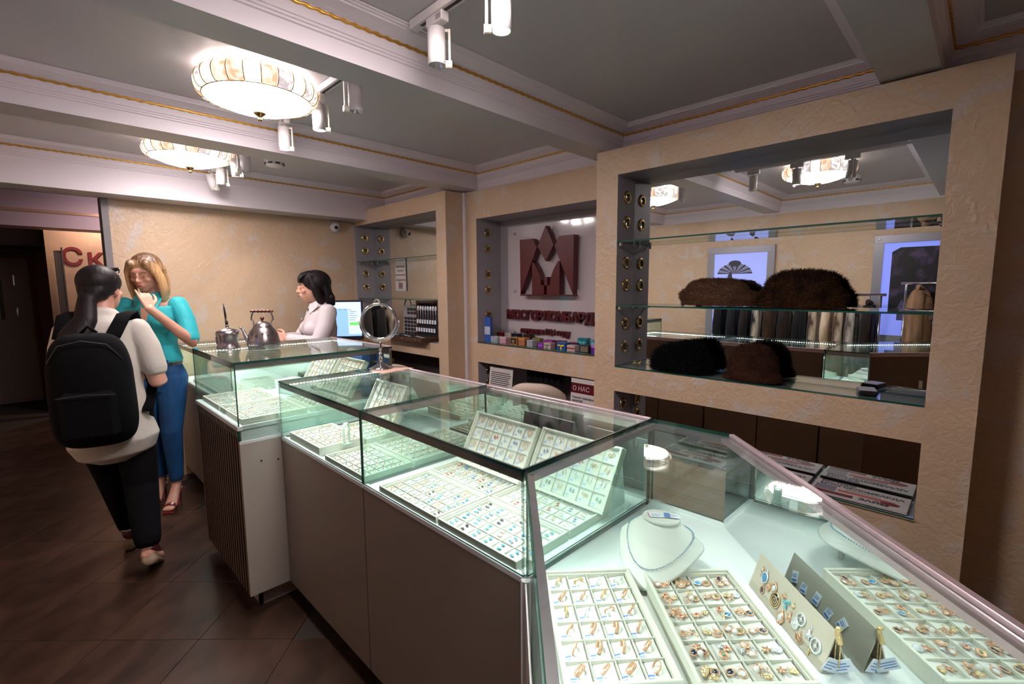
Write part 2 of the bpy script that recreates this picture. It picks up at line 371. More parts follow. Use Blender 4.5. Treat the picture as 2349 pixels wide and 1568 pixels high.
# ------------------------------------------------------------------ ceiling lamps
BOWL = mat('lit_frosted_bowl', (.9,.88,.86), .4, emit=(1,.90,.88), es=BOWL_ES)
LITG = mat('lit_cream_glass', (.85,.78,.70), .3, emit=(1,.86,.76), es=3.2, noise=(30,(.75,.6,.5),.4,.6,4,(1,1,1)))
def lit_glass(name, c1, c2, es, sc):
    m = mat(name, (.5,.4,.3), .25, emit=c1, es=es); nt = m.node_tree; b = nt.nodes['Principled BSDF']
    tc = nt.nodes.new('ShaderNodeTexCoord'); n = nt.nodes.new('ShaderNodeTexNoise'); n.inputs['Scale'].default_value = sc; n.inputs['Detail'].default_value = 5
    n.inputs['Distortion'].default_value = 1.5
    nt.links.new(tc.outputs['Object'], n.inputs['Vector'])
    r = nt.nodes.new('ShaderNodeMapRange'); r.inputs['From Min'].default_value = .42; r.inputs['From Max'].default_value = .58
    nt.links.new(n.outputs['Fac'], r.inputs['Value'])
    x = nt.nodes.new('ShaderNodeMix'); x.data_type = 'RGBA'; x.inputs['A'].default_value = (*c1,1); x.inputs['B'].default_value = (*c2,1)
    nt.links.new(r.outputs[0], x.inputs['Factor']); nt.links.new(x.outputs['Result'], b.inputs['Emission Color']); return m
LG1 = lit_glass('lit_marbled_glass', (1,.93,.90), (.42,.36,.38), 1.0, 16)
LG2 = lit_glass('lit_amber_glass', (1,.84,.70), (.90,.42,.24), .85, 14)
LG3 = lit_glass('lit_white_glass', (1,.95,.92), (1,.88,.82), 1.8, 18)
cpan = [(.220,.058),(.229,.060),(.240,.072),(.246,.090),(.247,.106),(.242,.124),(.230,.140),(.214,.150)]  # r, height above bowl tip
def arcpanel(n, k, pts, t, inset=.0, seg=3):
    b = MB(); a0, a1 = 2*PI*(k+inset)/n, 2*PI*(k+1-inset)/n; vs = []; m = len(pts)
    for s in range(2):
        for i in range(seg+1):
            a = a0+(a1-a0)*i/seg; bul = .004*math.sin(PI*i/seg)
            for r, z in pts:
                rr = r+bul-(t if s else 0); vs.append((rr*math.cos(a), rr*math.sin(a), z))
    fs = []
    for i in range(seg):
        for j in range(m-1):
            q = i*m+j; fs.append((q, q+m, q+m+1, q+1)); q += m*(seg+1); fs.append((q, q+1, q+m+1, q+m))
    b.add(vs, fs); return b
NP = 24
glow_ring_me = MB().lathe([(.185,.1515),(.205,.1535),(.205,.1635)], 40).mesh('added_glow_ring', mat('added_ceiling_glow',(1,1,1),.5,emit=(1,.88,.86),es=26.), True)  # glowing ring added above the panels to throw a glow on the ceiling
CH_LABELS = {0: 'domed ceiling lamp with marbled glass ring, reflected in the niche mirror', 1: 'largest visible domed ceiling lamp with amber glass panels and brass finial', 2: 'smaller domed ceiling lamp farther back near the smoke detector'}
panel_me = []
for k in range(NP): panel_me.append(arcpanel(NP, k, cpan, .004, .03).mesh('glass_panel', [LG1, LG1, LG2, LG2, LG3, LG2, LG1, LG3, LG1, LG1, LG2, LG3][k % 12], True))
ribs = MB()
rib_me = MB().tube([(r+.003, 0, z) for r, z in cpan], .0024, 6).mesh('rib', BRASS, True)
bowl_me = MB().lathe([(.004,.006),(.05,.010),(.10,.019),(.15,.033),(.19,.048),(.212,.059),(.220,.064)], 48).mesh('frosted_bowl', BOWL, True)
fin_me = MB().lathe([(0,0),(.007,.002),(.010,.008),(.007,.014),(.007,.018),(.014,.024),(.026,.034),(.026,.037),(0,.037)], 20).mesh('finial', mat('dark_brass',(.42,.25,.08),.22,1.), True)
rim_me = MB().tube([(.221*math.cos(2*PI*i/48), .221*math.sin(2*PI*i/48), .059) for i in range(48)], .0035, 6, closed=True).tube([(.213*math.cos(2*PI*i/48), .213*math.sin(2*PI*i/48), .151) for i in range(48)], .003, 6, closed=True).mesh('rim', BRASS, True)
pan_me = MB().lathe([(.0,.165),(.17,.165),(.17,.152),(.0,.152)], 40).mesh('ceiling_pan', WPLAST)
for i, (x, y) in enumerate(((.80,1.0),(.80,2.40),(.80,3.75))):
    t = thing('ceiling_lamp', CH_LABELS[i], 'ceiling lamp', (x,y,2.334), 0)
    link('frosted_bowl', bowl_me, t); link('rim', rim_me, t); link('ceiling_pan', pan_me, t); link('finial', fin_me, t, (0,0,-.029))
    for k in range(NP):
        link('glass_panel', panel_me[k], t); link('rib', rib_me, t, rot=(0,0,2*PI*k/NP))
    link('added_glow_ring', glow_ring_me, t)
# ------------------------------------------------------------------ track spots
def hollow(r, z0, z1, seg=24, t=.003):
    return [(r-t,z0+.016),(r-t,z0),(r,z0),(r,z1),(0,z1)]
spot_body = MB().lathe(hollow(.030,-.058,.058), 28).mesh('barrel', WPLAST, True)
refl_me = MB().lathe([(.0265,-.056),(.012,-.030)], 24).mesh('reflector', SILV, True)
lamp_on = MB().lathe([(0,-.052),(.0262,-.052),(.0262,-.049),(0,-.049)], 24).mesh('lamp_face', mat('lit_spot', (1,1,1), .5, emit=(1,.92,.86), es=14))
lamp_off = MB().lathe([(0,-.032),(.013,-.032),(.013,-.029),(0,-.029)], 16).mesh('lamp_face', mat('unlit_lens', (.12,.11,.09), .2))
adap_me = MB().box((-.016,-.045,.125),(.016,.045,.158),ch=.003).lathe([(0,.112),(.009,.112),(.009,.126),(0,.126)],14).box((-.0165,-.040,.132),(-.015,-.012,.150),1).mesh('adapter', [WPLAST, mat('grille_grey',(.35,.33,.33),.5)])
arm_me = MB().box((-.008,-.004,.104),(.044,.004,.113),ch=.0012).box((.036,-.008,.0),(.044,.008,.112),ch=.0015).lathe([(0,0),(.013,0),(.013,.022),(0,.022)],18,0,Tm(.026,0,0) @ Rm(PI/2,'Y')).mesh('arm', mat('cream_plastic',(.70,.66,.58),.4))
SPOT = [ # y, lit, arm direction (deg), tilt, label
 (1.393,0,-40,0,'unlit white track spot with a dark lens, beside the track end by the first beam'),
 (1.086,1,140,0,'brightly lit white track spot at the top edge of the photo'),
 (.74,0,-30,6,'white track spot right of the domed lamp in the niche mirror'),
 (1.99,0,170,0,'unlit white spot seen just below the wide beam edge'),
 (2.338,1,-30,3,'white spot hanging right beside the large domed lamp'),
 (2.784,1,-40,0,'lit white spot in front of the beam above the smoke detector'),
 (3.48,0,170,2,'unlit white spot at the right end of the far track'),
 (3.66,1,-40,8,'lit far spot just right of the smaller domed lamp'),
 (4.02,0,0,3,'second lowest white spot below the smaller domed lamp'),
 (4.26,1,-60,18,'lowest tilted lit white spot on the far track')]
tr_me = {}
for n, (y0, y1) in enumerate(((.30+.10,1.535),(1.93,2.90),(3.32,4.33))):
    o = MB().box((1.032,y0,2.468),(1.068,y1,2.4985),ch=.002).box((1.044,y0+.05,2.4670),(1.056,y1-.05,2.4682),1).obj('lighting_track', [WPLAST, BLACK])
    tag(o, ['white ceiling track in the nearest bay, its end above the gilded rope','white ceiling track passing the largest domed lamp','white ceiling track in the farthest bay by the smaller lamp'][n], 'track')
for i, (y, on, ad, tl, lab) in enumerate(SPOT):
    t = thing('track_spot', lab, 'spotlight', (1.05,y,2.335), 0, 'spotlights on the ceiling tracks')
    z0 = .0
    link('adapter', adap_me, t, (0,0,-.025)); 
    A = math.radians(ad); link('arm', arm_me, t, (0,0,-.002-.022+.0), (0,0,A))
    off = (.0,.0)
    b = link('barrel', spot_body, t, (0,0,.0-.0), (math.radians(tl),0,A)); b.location = (-.004*math.cos(A), -.004*math.sin(A), .03-.0)
    link('reflector', refl_me, b); link('lamp_face', lamp_on if on else lamp_off, b)
    if on:
        l = bpy.data.lights.new('spot', 'SPOT'); l.energy = SPOTW*(1.6 if i == 1 else 1); l.spot_size = 1.0; l.spot_blend = .5; l.color = (1,.86,.80); l.shadow_soft_size = .02
        o = bpy.data.objects.new('spot_light', l); COL.objects.link(o); o.parent = t; o.location = (-.004*math.cos(A)+.0, -.06*math.sin(math.radians(tl))*0, -.035)
        o.rotation_euler = (math.radians(tl)*1.5,0,A)
# smoke detectors, camera
for (x, y), lab in zip(((.06,.91),(1.34,3.78)), ('smoke detector reflected beside the lamp in the niche mirror','round white smoke detector on the ceiling beyond the second beam')):
    t = thing('smoke_detector', lab, 'smoke detector', (x,y,2.4985)); t.scale = (1.4,1.4,1.15)
    MB().lathe([(0,0),(.052,0),(.052,-.014),(.048,-.020),(.0,-.020)],32).obj('base', WPLAST, t, smooth=False)
    d = MB().lathe([(.046,-.020),(.048,-.032),(.040,-.046),(.030,-.052),(0,-.054)],32).obj('cover', WPLAST, t, smooth=True)
    for k in range(8): MB().box((.041,-.010,-.040),(.0475,.010,-.029)).obj('vent_slot', BLACK, d, rot=(0,0,k*PI/4))
t = thing('security_camera', 'small white dome security camera high on the back wall', 'camera', (2.195,YB-.001,2.159), (PI/2,0,0))
MB().lathe([(0,0),(.052,0),(.052,.022),(.046,.034),(0,.034)],28).obj('base', WPLAST, t, smooth=True)
MB().ball((0,-.0,.045),.036,18,12).obj('eyeball', WPLAST, t, smooth=True)
MB().lathe([(0,0),(.020,0),(.016,.014),(0,.016)],18,0,Tm(-.012,-.008,.066) @ Rm(-.25,'Y') @ Rm(.2,'X')).obj('lens', BLACK, t, smooth=True)
# ------------------------------------------------------------------ niche side panels with brass ring lights
ring_out = MB().lathe([(.020,.001),(.022,.006),(.028,.008),(.035,.005),(.038,.0),(.020,.0)],28).mesh('bezel', BRASS, True)
ring_in = MB().lathe([(0,.002),(.017,.002),(.0205,.004),(.0205,0),(0,0)],24).mesh('lens', mat('ring_lens',(.10,.09,.085),.18), True)
RO = ['first','second','third','fourth','fifth','sixth','seventh','eighth']
def ringlight(x, y, z, rx, lab, grp):
    t = thing('recessed_ring_light', lab, 'recessed light', (x,y,z), (rx,0,0), grp); link('bezel', ring_out, t); link('lens', ring_in, t)
for o_, z in zip(RO, (2.071,1.927,1.693,1.559,1.328,1.188,.835,.735)): ringlight(2.517,1.540,z,PI/2,o_+' brass ringed light from the top on the side of the fur hat niche','ring lights in the fur hat niche')
for o_, z in zip(RO, (2.001,1.872,1.661,1.529,1.319,1.180,.837,.740)): ringlight(2.736,3.000,z,PI/2,o_+' brass ringed light from the top on the side of the logo niche','ring lights in the logo niche')
struct(MB().box((2.40,4.656,.25),(2.602,4.679,2.188)).obj('wall_right', NICHE))
for o_, z in zip(RO, (2.076,1.941,1.701,1.564,1.33,1.19)): ringlight(2.508,4.656,z,PI/2,o_+' brass ringed light from the top on the side of the far niche','ring lights in the far niche')
# glass shelves with clips
def shelf(x0, x1, y0, y1, z, lab, t=.006, clips=True):
    b = MB().box((x0,y0,z),(x1,y1,z+t)); b.mi = [0,0,1,1,1,1]
    th = thing('glass_shelf', lab, 'shelf', (x0,y0,z)); o = b.obj('pane', [SHELFGLASS, GEDGE], th, (-x0,-y0,-z))
    if clips:
        for yy in (y0+.008, y1-.014):
            for xx in (x0+.02, x1-.03):
                MB().box((-.006,-.006,-.02),(.006,.008,-.0005),ch=.002).obj('shelf_clip', CHROME, th, (xx-x0,yy-y0,0))
shelf(2.412,2.600,.139,1.538,1.805,'upper glass shelf across the fur hat niche',.008); shelf(2.412,2.600,.139,1.538,1.436,'middle glass shelf carrying two fur hats',.008)
shelf(2.410,2.600,.139,1.538,1.0785,'lowest glass sheet of the fur hat niche under the hats',.006,False)
shelf(2.400,2.605,.139,1.538,.6195,'glass shelf carrying the newspapers near the bottom right',.006,False)
shelf(2.414,2.600,3.282,4.654,1.820,'upper glass shelf in the far niche'); shelf(2.414,2.600,3.282,4.654,1.445,'lower glass shelf in the far niche above the spoon case')
shelf(2.600,2.883,1.60,2.998,1.0955,'glass sheet under the perfume boxes below the logo',.005,False)
# ------------------------------------------------------------------ logo wall
pan = thing('logo_panel', 'glossy white acrylic panel carrying the dark red logo', 'panel', (2.872,2.35,1.12)); 
ACR = mat('white_acrylic', (.58,.50,.53), .10, coat=.6)
MB().box((0,-.72,0),(.008,.55,.93),ch=.0015).obj('panel', ACR, pan)
for y in (.46,-.66):
    for z in (.40,.87,.06): MB().lathe([(0,0),(.011,0),(.012,-.004),(.010,-.010),(0,-.011)],18,0,Rm(-PI/2,'Y') @ Rm(PI,'X')).obj('standoff_screw', CHROME, pan, (0,y,z), smooth=True)
lg = thing('wall_logo', 'raised dark red emblem of an M with a diamond between its peaks', 'logo', (2.80,2.4185,1.483))
c0 = 2.4185
half = [ [(.2705,.4455),(.1335,.4460),(.0895,.3750),(.2650,.012)], [(.1395,.262),(.1245,.262),(.0895,.215),(.0635,.168),(.0495,.120),(.0465,.083),(.0150,.081),(.0150,.008),(.1395,.008)] ]
for nm, poly in (('left_stroke', half[0]), ('inner_stroke', half[1])):
    for sg in (1, -1):
        pl = [(y*sg, z) for y, z in poly]; pl = pl if sg > 0 else pl[::-1]
        MB().prism(pl, 0, .055, 0, Matrix(((0,0,1,0),(1,0,0,0),(0,1,0,0),(0,0,0,1)))).obj('stroke', DARKRED, lg)
X2 = Matrix(((0,0,1,0),(1,0,0,0),(0,1,0,0),(0,0,0,1)))
MB().prism([(0,.533),(-.080,.383),(0,.266),(.081,.383)], 0, .055, 0, X2).obj('diamond', DARKRED, lg)
MB().prism([(.0155,.081),(.0155,.146),(-.0155,.146),(-.0155,.081)], .004, .055, 0, X2).obj('stroke', DARKRED, lg)
MB().prism([(.269,0),(.269,.011),(-.2705,.011),(-.2705,0)], 0, .055, 0, X2).obj('base_bar', DARKRED, lg)
MY = Matrix(((0,0,-1,0),(-1,0,0,0),(0,1,0,0),(0,0,0,1)))   # text facing -X, reading towards -Y
def wall_text(name, lab, txt, y, x, z, size, sx, bold, depth):
    t = thing(name, lab, 'lettering', (x,y,z)); cur = 0
    me = text_mesh(txt, size, 0, 0); wtot = max(v.co.x for v in me.vertices)
    for ch in txt:
        if ch == ' ': cur += size*.28*sx; continue
        m = text_mesh(ch, size, depth, bold); xs = [v.co.x for v in m.vertices]; lo, hi = min(xs), max(xs)
        m.transform(Matrix.Diagonal((sx,1,1,1)) @ Tm(-lo,0,0)); m.materials.clear(); m.materials.append(DARKRED)
        o = link('letter', m, t); o.matrix_local = Tm(0,-cur,0) @ MY; cur += (hi-lo)*sx+size*.035
wall_text('wall_lettering', 'raised dark red capital letters below the emblem', 'МОСГОРЛОМБАРД', 2.885, 2.85, 1.288, .105, .93, .0028, .014)
wall_text('wall_lettering', 'small dark red line of letters with the year below the shop name', 'основан в 1924 году', 2.737, 2.858, 1.176, .066, .82, .0022, .008)
# perfume / gift boxes on the ledge under the logo
def bx(x, y0, y1, z0, z1, dx, c1, c2, lab, deco=None):
    m1 = mat('card_%02d%02d%02d' % tuple(int(99*a) for a in c1), c1, .35); m2 = mat('card_%02d%02d%02d' % tuple(int(99*a) for a in c2), c2, .35)
    t = thing('gift_box', lab, 'box', (x,min(y0,y1),1.1005), 0, 'small gift boxes on the logo ledge'); w_ = abs(y1-y0); h = z1-1.1005
    MB().box((0,0,0),(dx,w_,h),ch=.0015).obj('carton', m1, t)
    if deco == 'band': MB().box((-.0008,0.0008,h*.3),(0,w_-.0008,h*.62)).obj('label_panel', m2, t)
    elif deco == 'frame':
        MB().box((-.0008,.006,h*.12),(0,w_-.006,h*.9)).obj('label_panel', m2, t); MB().lathe([(0,0),(w_*.2,0),(w_*.2,.001),(0,.001)],16,0,Tm(-.0008,w_/2,h*.45) @ Rm(-PI/2,'Y')).obj('emblem', YELL, t)
    elif deco == 'bow':
        for s in (-1,1): MB().ball((-.003,w_/2+s*w_*.2,h*.62),(.004,w_*.18,h*.13),10,6).obj('ribbon', m2, t)
        MB().box((-.002,w_*.44,0),(-.0005,w_*.56,h*.6)).obj('ribbon', m2, t)
    elif deco == 'stripe':
        for k in range(5): MB().box((-.0008,w_*.1,h*(.12+.16*k)),(0,w_*.9,h*(.18+.16*k))).obj('printed_line', m2, t)
    elif deco == 'dots':
        for k in range(12): MB().ball((-.0003,w_*random.uniform(.1,.9),h*random.uniform(.1,.9)),(.0006,.005,.005),6,4).obj('printed_dot', m2, t)
    elif deco == 'lid': MB().box((-.0015,-.0015,h*.72),(dx+.0015,w_+.0015,h+.0015),ch=.001).obj('lid', m2, t)
BX = [(2.66,2.97,2.90,0,1.305,.03,(.035,.10,.42),(.5,.55,.7),'tall narrow blue carton at the left end of the ledge','band'),
 (2.66,2.895,2.815,0,1.150,.06,(.42,.45,.50),(.10,.22,.25),'pale grey speckled box next to the tall blue carton','dots'),
 (2.66,2.787,2.715,0,1.150,.06,(.58,.30,.38),(.62,.48,.50),'pale pink box third from the left end of the ledge','lid'),
 (2.80,3.0-.03,2.89,0,1.168,.05,(.18,.008,.012),(.2,.02,.02),'dark red box standing behind the pale grey box',None),
 (2.80,2.875,2.80,0,1.171,.05,(.45,.40,.38),(.5,.45,.4),'off white box behind the pink box',None),
 (2.80,2.79,2.715,0,1.171,.05,(.012,.016,.028),(.5,.3,.1),'black capped box behind the gold framed box',None),
 (2.66,2.666,2.595,0,1.158,.055,(.50,.26,.06),(.015,.012,.03),'gold box with a black front and round gold emblem','frame'),
 (2.66,2.574,2.510,0,1.158,.055,(.40,.16,.07),(.62,.26,.10),'copper orange box with an orange band','lid'),
 (2.66,2.485,2.428,0,1.147,.055,(.50,.50,.54),(.22,.22,.26),'silver box with rows of dark print','stripe'),
 (2.74,2.50,2.425,0,1.156,.05,(.24,.22,.06),(.3,.3,.1),'olive box standing behind the silver box',None),
 (2.80,2.655,2.58,0,1.172,.05,(.045,.018,.012),(.1,.05,.03),'dark brown box in the back row',None),
 (2.66,2.371,2.322,0,1.137,.05,(.25,.03,.42),(.38,.10,.60),'violet box with a lighter band','band'),
 (2.74,2.38,2.30,0,1.150,.05,(.28,.04,.30),(.4,.1,.4),'purple box behind the violet box',None),
 (2.66,2.315,2.245,0,1.141,.055,(.60,.42,.36),(.10,.30,.26),'peach box with a small green tree print','bow'),
 (2.74,2.27,2.19,0,1.152,.05,(.07,.008,.06),(.35,.04,.05),'dark plum box with red dots behind the peach box','dots'),
 (2.66,2.19,2.105,0,1.153,.055,(.01,.09,.36),(.85,.55,.02),'bright blue box with a yellow bow','bow'),
 (2.74,2.14,2.06,0,1.150,.05,(.09,.008,.05),(.30,.03,.05),'dark plum box behind the white and red box','dots'),
 (2.66,2.095,2.025,0,1.141,.055,(.56,.48,.46),(.35,.06,.05),'white box with dark red base print','band'),
 (2.76,2.075,1.995,0,1.185,.05,(.01,.19,.24),(.10,.45,.5),'tall teal bag shaped box with a light ribbon','bow'),
 (2.66,1.982,1.905,0,1.150,.055,(.03,.018,.018),(.45,.38,.28),'dark box with a striped cream edge','stripe'),
 (2.76,1.965,1.885,0,1.178,.05,(.10,.30,.40),(.25,.5,.6),'light blue box with ribbon near the right end','bow'),
 (2.66,1.885,1.82,0,1.155,.05,(.10,.02,.32),(.5,.2,.55),'indigo box with pink top at the right end of the ledge','lid')]
for a in BX: bx(*a)
# ------------------------------------------------------------------ lower opening under the logo: papers, curtain, poster
def paper(name, lab, cat, lo, wy, h, tilt, lines, head=None):
    t = thing(name, lab, cat, lo, (0,tilt,0)); MB().box((0,-wy,0),(.003,0,h)).obj('sheet', mat('white_paper',(.62,.57,.55),.6), t)
    INK = mat('printed_ink',(.06,.05,.07),.6)
    for k in range(lines): MB().box((-.0006,-wy*random.uniform(.82,.93),h*(.86-.8*k/lines)-.0035),(0,-wy*.08,h*(.86-.8*k/lines)+.0035)).obj('printed_line', INK, t)
    return t
paper('notice', 'white printed notice leaning in the opening below the logo', 'notice', (2.62,2.90,.60), .27, .30, .12, 15)
t = paper('information_sheet', 'information sheet with a dark red header right of the beige chair', 'notice', (2.60,2.02,.52), .20, .40, .05, 0)
MB().box((-.001,-.2,.30),(-.0002,0,.37)).obj('header_band', DARKRED, t); flat_text('printed_text', 'О НАС', .045, mat('white_paper',(.62,.57,.55),.6), t, Tm(-.0015,-.015,.318) @ MY, .0003)
flat_text('printed_text', 'Ремонт ювелирных\nизделий', .022, mat('printed_ink',(.06,.05,.07),.6), t, Tm(-.0008,-.015,.262) @ MY, .0003, .0006)
for k in range(5): MB().box((-.0006,-.14-.03*(k % 2),.19-.03*k),(0,-.02,.196-.03*k)).obj('printed_line', mat('printed_ink',(.06,.05,.07),.6), t)
b = MB(); n = 24
b.tube([(2.80,2.60-.02*i,.0) for i in range(2)], .001, 3)
b = MB(); vs = []
for i in range(31):
    y = 2.52-.36*i/30; x = 2.70+.02*math.sin(i*1.35); vs += [(x,y,.0),(x,y,.925)]
b.add(vs, [(2*i,2*i+1,2*i+3,2*i+2) for i in range(30)]); cu = b.obj('dark_curtain', mat('black_cloth',(.004,.0035,.005),.95,spec=.15), smooth=True)
cu.modifiers.new('s','SOLIDIFY').thickness = .004; tag(cu, 'black curtain hanging inside the opening behind the beige chair', 'curtain')
# newspapers
PAPER = mat('newsprint',(.56,.52,.51),.65); INKN = mat('news_ink',(.05,.04,.06),.6); REDI = mat('news_red',(.50,.05,.035),.5)
def newspaper(y, x, z, lab, rot=0):
    t = thing('newspaper', lab, 'newspaper', (x,y,z), (0,0,rot), 'newspapers on the low glass shelf')
    MB().box((0,-.345,0),(.165,0,.012),ch=.001).obj('pages', PAPER, t)
    F = Matrix(((0,1,0,0),(-1,0,0,0),(0,0,1,0),(0,0,0,1)))
    def T(s, dx, dy, sz, m=INKN, bold=.0008): flat_text('printed_text', s, sz, m, t, Tm(dx,-dy,.0125) @ F, .0002, bold)
    T('ВЕСТНИК', .138, .02, .028, bold=.0012); T('МОСГОРЛОМБАРДА', .108, .02, .030, bold=.0012)
    MB().box((.052,-.30,.012),(.070,-.10,.0128)).obj('red_banner', REDI, t); MB().box((.0,-.16,.012),(.03,-.01,.0128)).obj('red_banner', mat('news_dark_red',(.16,.012,.02),.5), t)
    MB().box((.036,-.09,.012),(.10,-.01,.0126)).obj('printed_photo', mat('news_photo',(.18,.16,.22),.5), t)
    T('ЗАЙМ', .008, .18, .036, bold=.0016)
    MB().ball((.045,-.285,.0122),(.020,.034,.001),16,6).obj('red_oval', mat('news_dark_red',(.16,.012,.02),.5), t); T('100', .038, .262, .022, PAPER, .001)
    for k in range(5): MB().box((.074+.006*k,-.25,.012),(.076+.006*k,-.12,.0124)).obj('printed_line', mat('news_grey',(.25,.23,.24),.6), t)
    return t
newspaper(.505,2.415,.6262,'newspaper with a red banner at the right end of the low shelf'); newspaper(.87,2.418,.6262,'second newspaper from the right end of the low shelf'); newspaper(1.235,2.414,.6262,'third newspaper on the low shelf behind the corner showcase glass')
# card reader on the ledge
t = thing('card_reader', 'small grey card reader lying at the right end of the hat niche', 'card reader', (2.515,.335,1.0848), (0,0,.25))
MB().box((-.05,-.035,0),(.05,.035,.018),ch=.006).obj('body', BLACK, t); MB().box((-.046,-.031,.018),(.046,.031,.022),ch=.003).obj('top_plate', mat('grey_top',(.38,.34,.36),.25), t)
t = thing('dried_flower', 'small yellowish dried flower ornament beside the black fur hat', 'ornament', (2.50,1.44,1.0848))
for k in range(9):
    a = k*2*PI/9; MB().tube([(0,0,.004),(.014*math.cos(a),.014*math.sin(a),.016),(.028*math.cos(a),.028*math.sin(a),.012+.01*(k % 3))],[.002,.005,.001],6,flat=.4).obj('petal', mat('dry_petal',(.45,.33,.12),.6), t, smooth=True)
MB().ball((0,0,.010),.008,10,6).obj('flower_heart', mat('dry_heart',(.20,.16,.05),.6), t, smooth=True)
# ------------------------------------------------------------------ fur hats
def fur(parent, me, n, ln, m, droop=.5, seed=1, zmin=-9):
    rnd = random.Random(seed); b = MB(); ps = me.polygons; vs = me.vertices; ar = [p.area for p in ps]
    for p in rnd.choices(list(ps), weights=ar, k=n):
        q = [vs[i].co for i in p.vertices]; a, c = rnd.random(), rnd.random(); pt = q[0].lerp(q[1], a).lerp(q[-1].lerp(q[2], a), c); nn = p.normal
        d = (nn+Vector((rnd.uniform(-.6,.6), rnd.uniform(-.6,.6), rnd.uniform(-.6,.6)-droop))).normalized()
        if d.dot(nn) < .1: d = (d+nn*.5).normalized()
        s = nn.cross(d); s = s.normalized() if s.length > .01 else Vector((1,0,0)); l = ln*rnd.uniform(.5,1.2); w0 = ln*.07
        tip = pt+d*l; tip.z = max(tip.z, zmin); b.add([pt-s*w0, pt+s*w0, tip], [(0,1,2)])
    o = b.obj('fur', m, parent); o['kind'] = 'stuff'; return o
def blobmesh(fn, nu=40, nv=20):
    b = MB(); vs = []
    for j in range(nv+1):
        for i in range(nu): vs.append(fn(2*PI*i/nu, j/nv))
    fs = [(j*nu+i, j*nu+(i+1)%nu, (j+1)*nu+(i+1)%nu, (j+1)*nu+i) for j in range(nv) for i in range(nu)]
    fs += [tuple(reversed(range(nu))), tuple(nv*nu+i for i in range(nu))]
    b.add(vs, fs); return b
def hat(lab, loc, fn, c1, c2, nfur, ln, seed, rz=0):
    m = mat('fur_%d' % seed, c1, .75, noise=(14,c2,.35,.65,4,(1,1,1)), sheen=.03, spec=.1)
    t = thing('fur_hat', lab, 'hat', loc, rz, 'fur hats in the mirrored niche')
    b = blobmesh(fn); o = fixn(b.obj('crown', m, t, smooth=True)); fur(t, o.data, nfur, ln, m, .5, seed, .001)
def sm(e, c): return math.copysign(abs(c)**e, c)
def hatA(u, v):   # soft folded light brown hat with a deep crease and rolled brim
    z = .008+.130*math.sin(v*PI/2)**.9; r = math.cos(v*PI/2)**.60 if v < 1 else .02
    k = 1+.05*math.sin(3*u+v*4)+.10*math.exp(-((v-.22)/.10)**2)-.07*math.exp(-((v-.42)/.06)**2)
    y = .19*r*k*math.cos(u); x = .088*r*k*math.sin(u)
    return (x, y, z*(1+r*.13*math.cos(u-.6)))
def hatB(u, v):   # tall round dark sable hat
    z = .006+.165*math.sin(v*PI/2)**.95; r = math.cos(v*PI/2)**.72 if v < 1 else .02
    k = 1+.03*math.sin(3*u+2)*v+.07*math.exp(-((v-.15)/.1)**2)-.05*math.exp(-((v-.36)/.07)**2)
    return (.088*r*k*math.sin(u), .172*r*k*math.cos(u), z*(1+r*.05*math.cos(u*2)))
def hatC(u, v):   # shaggy black hat, low at one end
    z = .006+.145*math.sin(v*PI/2)**.9; r = math.cos(v*PI/2)**.55 if v < 1 else .02
    k = 1+.07*math.sin(5*u)+.05*math.sin(3*u+5*v)
    return (.078*r*k*math.sin(u), .158*r*k*math.cos(u), z*(.95+r*(.10*math.sin(2*u+.5)-.16*math.cos(u))))
def hatD(u, v):   # round cloche with a short flared brim
    z = .004+.175*math.sin(v*PI/2); r = math.cos(v*PI/2)**.62 if v < 1 else .02
    k = 1+.16*math.exp(-(v/.09)**2)-.03*math.exp(-((v-.2)/.06)**2)
    return (.075*r*k*math.sin(u), .118*r*k*math.cos(u), z)
hat('light brown folded fur hat on the middle glass shelf', (2.505,.985,1.4448), hatA, (.15,.075,.042), (.10,.048,.026), 16000, .015, 11)
hat('dark brown sable hat right of the light brown hat, on the middle shelf', (2.505,.61,1.4448), hatB, (.085,.036,.014), (.022,.009,.005), 16000, .021, 12)
hat('shaggy black fur hat on the lowest shelf beside the dried flower', (2.50,1.175,1.0848), hatC, (.006,.005,.006), (.002,.002,.002), 18000, .030, 13)
hat('round brown fur hat with rolled brim right of the black fur hat', (2.492,.795,1.0848), hatD, (.070,.026,.014), (.038,.014,.008), 13000, .014, 14)
# ------------------------------------------------------------------ customer side (seen in the niche mirror): light boxes, racks, coats
ALU = mat('brushed_frame', (.36,.35,.40), .35, .5)
def lightbox(name, lab, y0, y1, z0, z1, inner, es, col):
    t = thing(name, lab, 'light box', (XO+.001,y0,z0)); W, Hh = y1-y0, z1-z0; f = .075
    MB().box((0,0,0),(.028,W,f),ch=.002).box((0,0,Hh-f),(.028,W,Hh),ch=.002).box((0,0,f),(.028,f,Hh-f)).box((0,W-f,f),(.028,W,Hh-f)).obj('frame', ALU, t)
    MB().box((.006,f,f),(.018,W-f,Hh-f)).obj('lit_panel', mat(name+'_glow', col, .5, emit=col, es=es), t)
    for a in (f/2, W-f/2):
        for c in (f/2, Hh*.35, Hh-f/2): MB().lathe([(0,0),(.010,0),(.008,.006),(0,.007)],14,0,Tm(.028,a,c) @ Rm(PI/2,'Y')).obj('screw', SILV, t)
    return t, W, Hh
t, W, Hh = lightbox('fashion_light_box', 'bluish white light box with a dark drawing of a pleated parasol', 1.67, 2.40, .95, 2.00, None, .40, (.36,.42,.95))
INKP = mat('poster_ink', (.05,.045,.07), .6); INKG = mat('poster_grey', (.26,.26,.36), .6)
MYp = Matrix(((0,0,1,0),(1,0,0,0),(0,1,0,0),(0,0,0,1)))
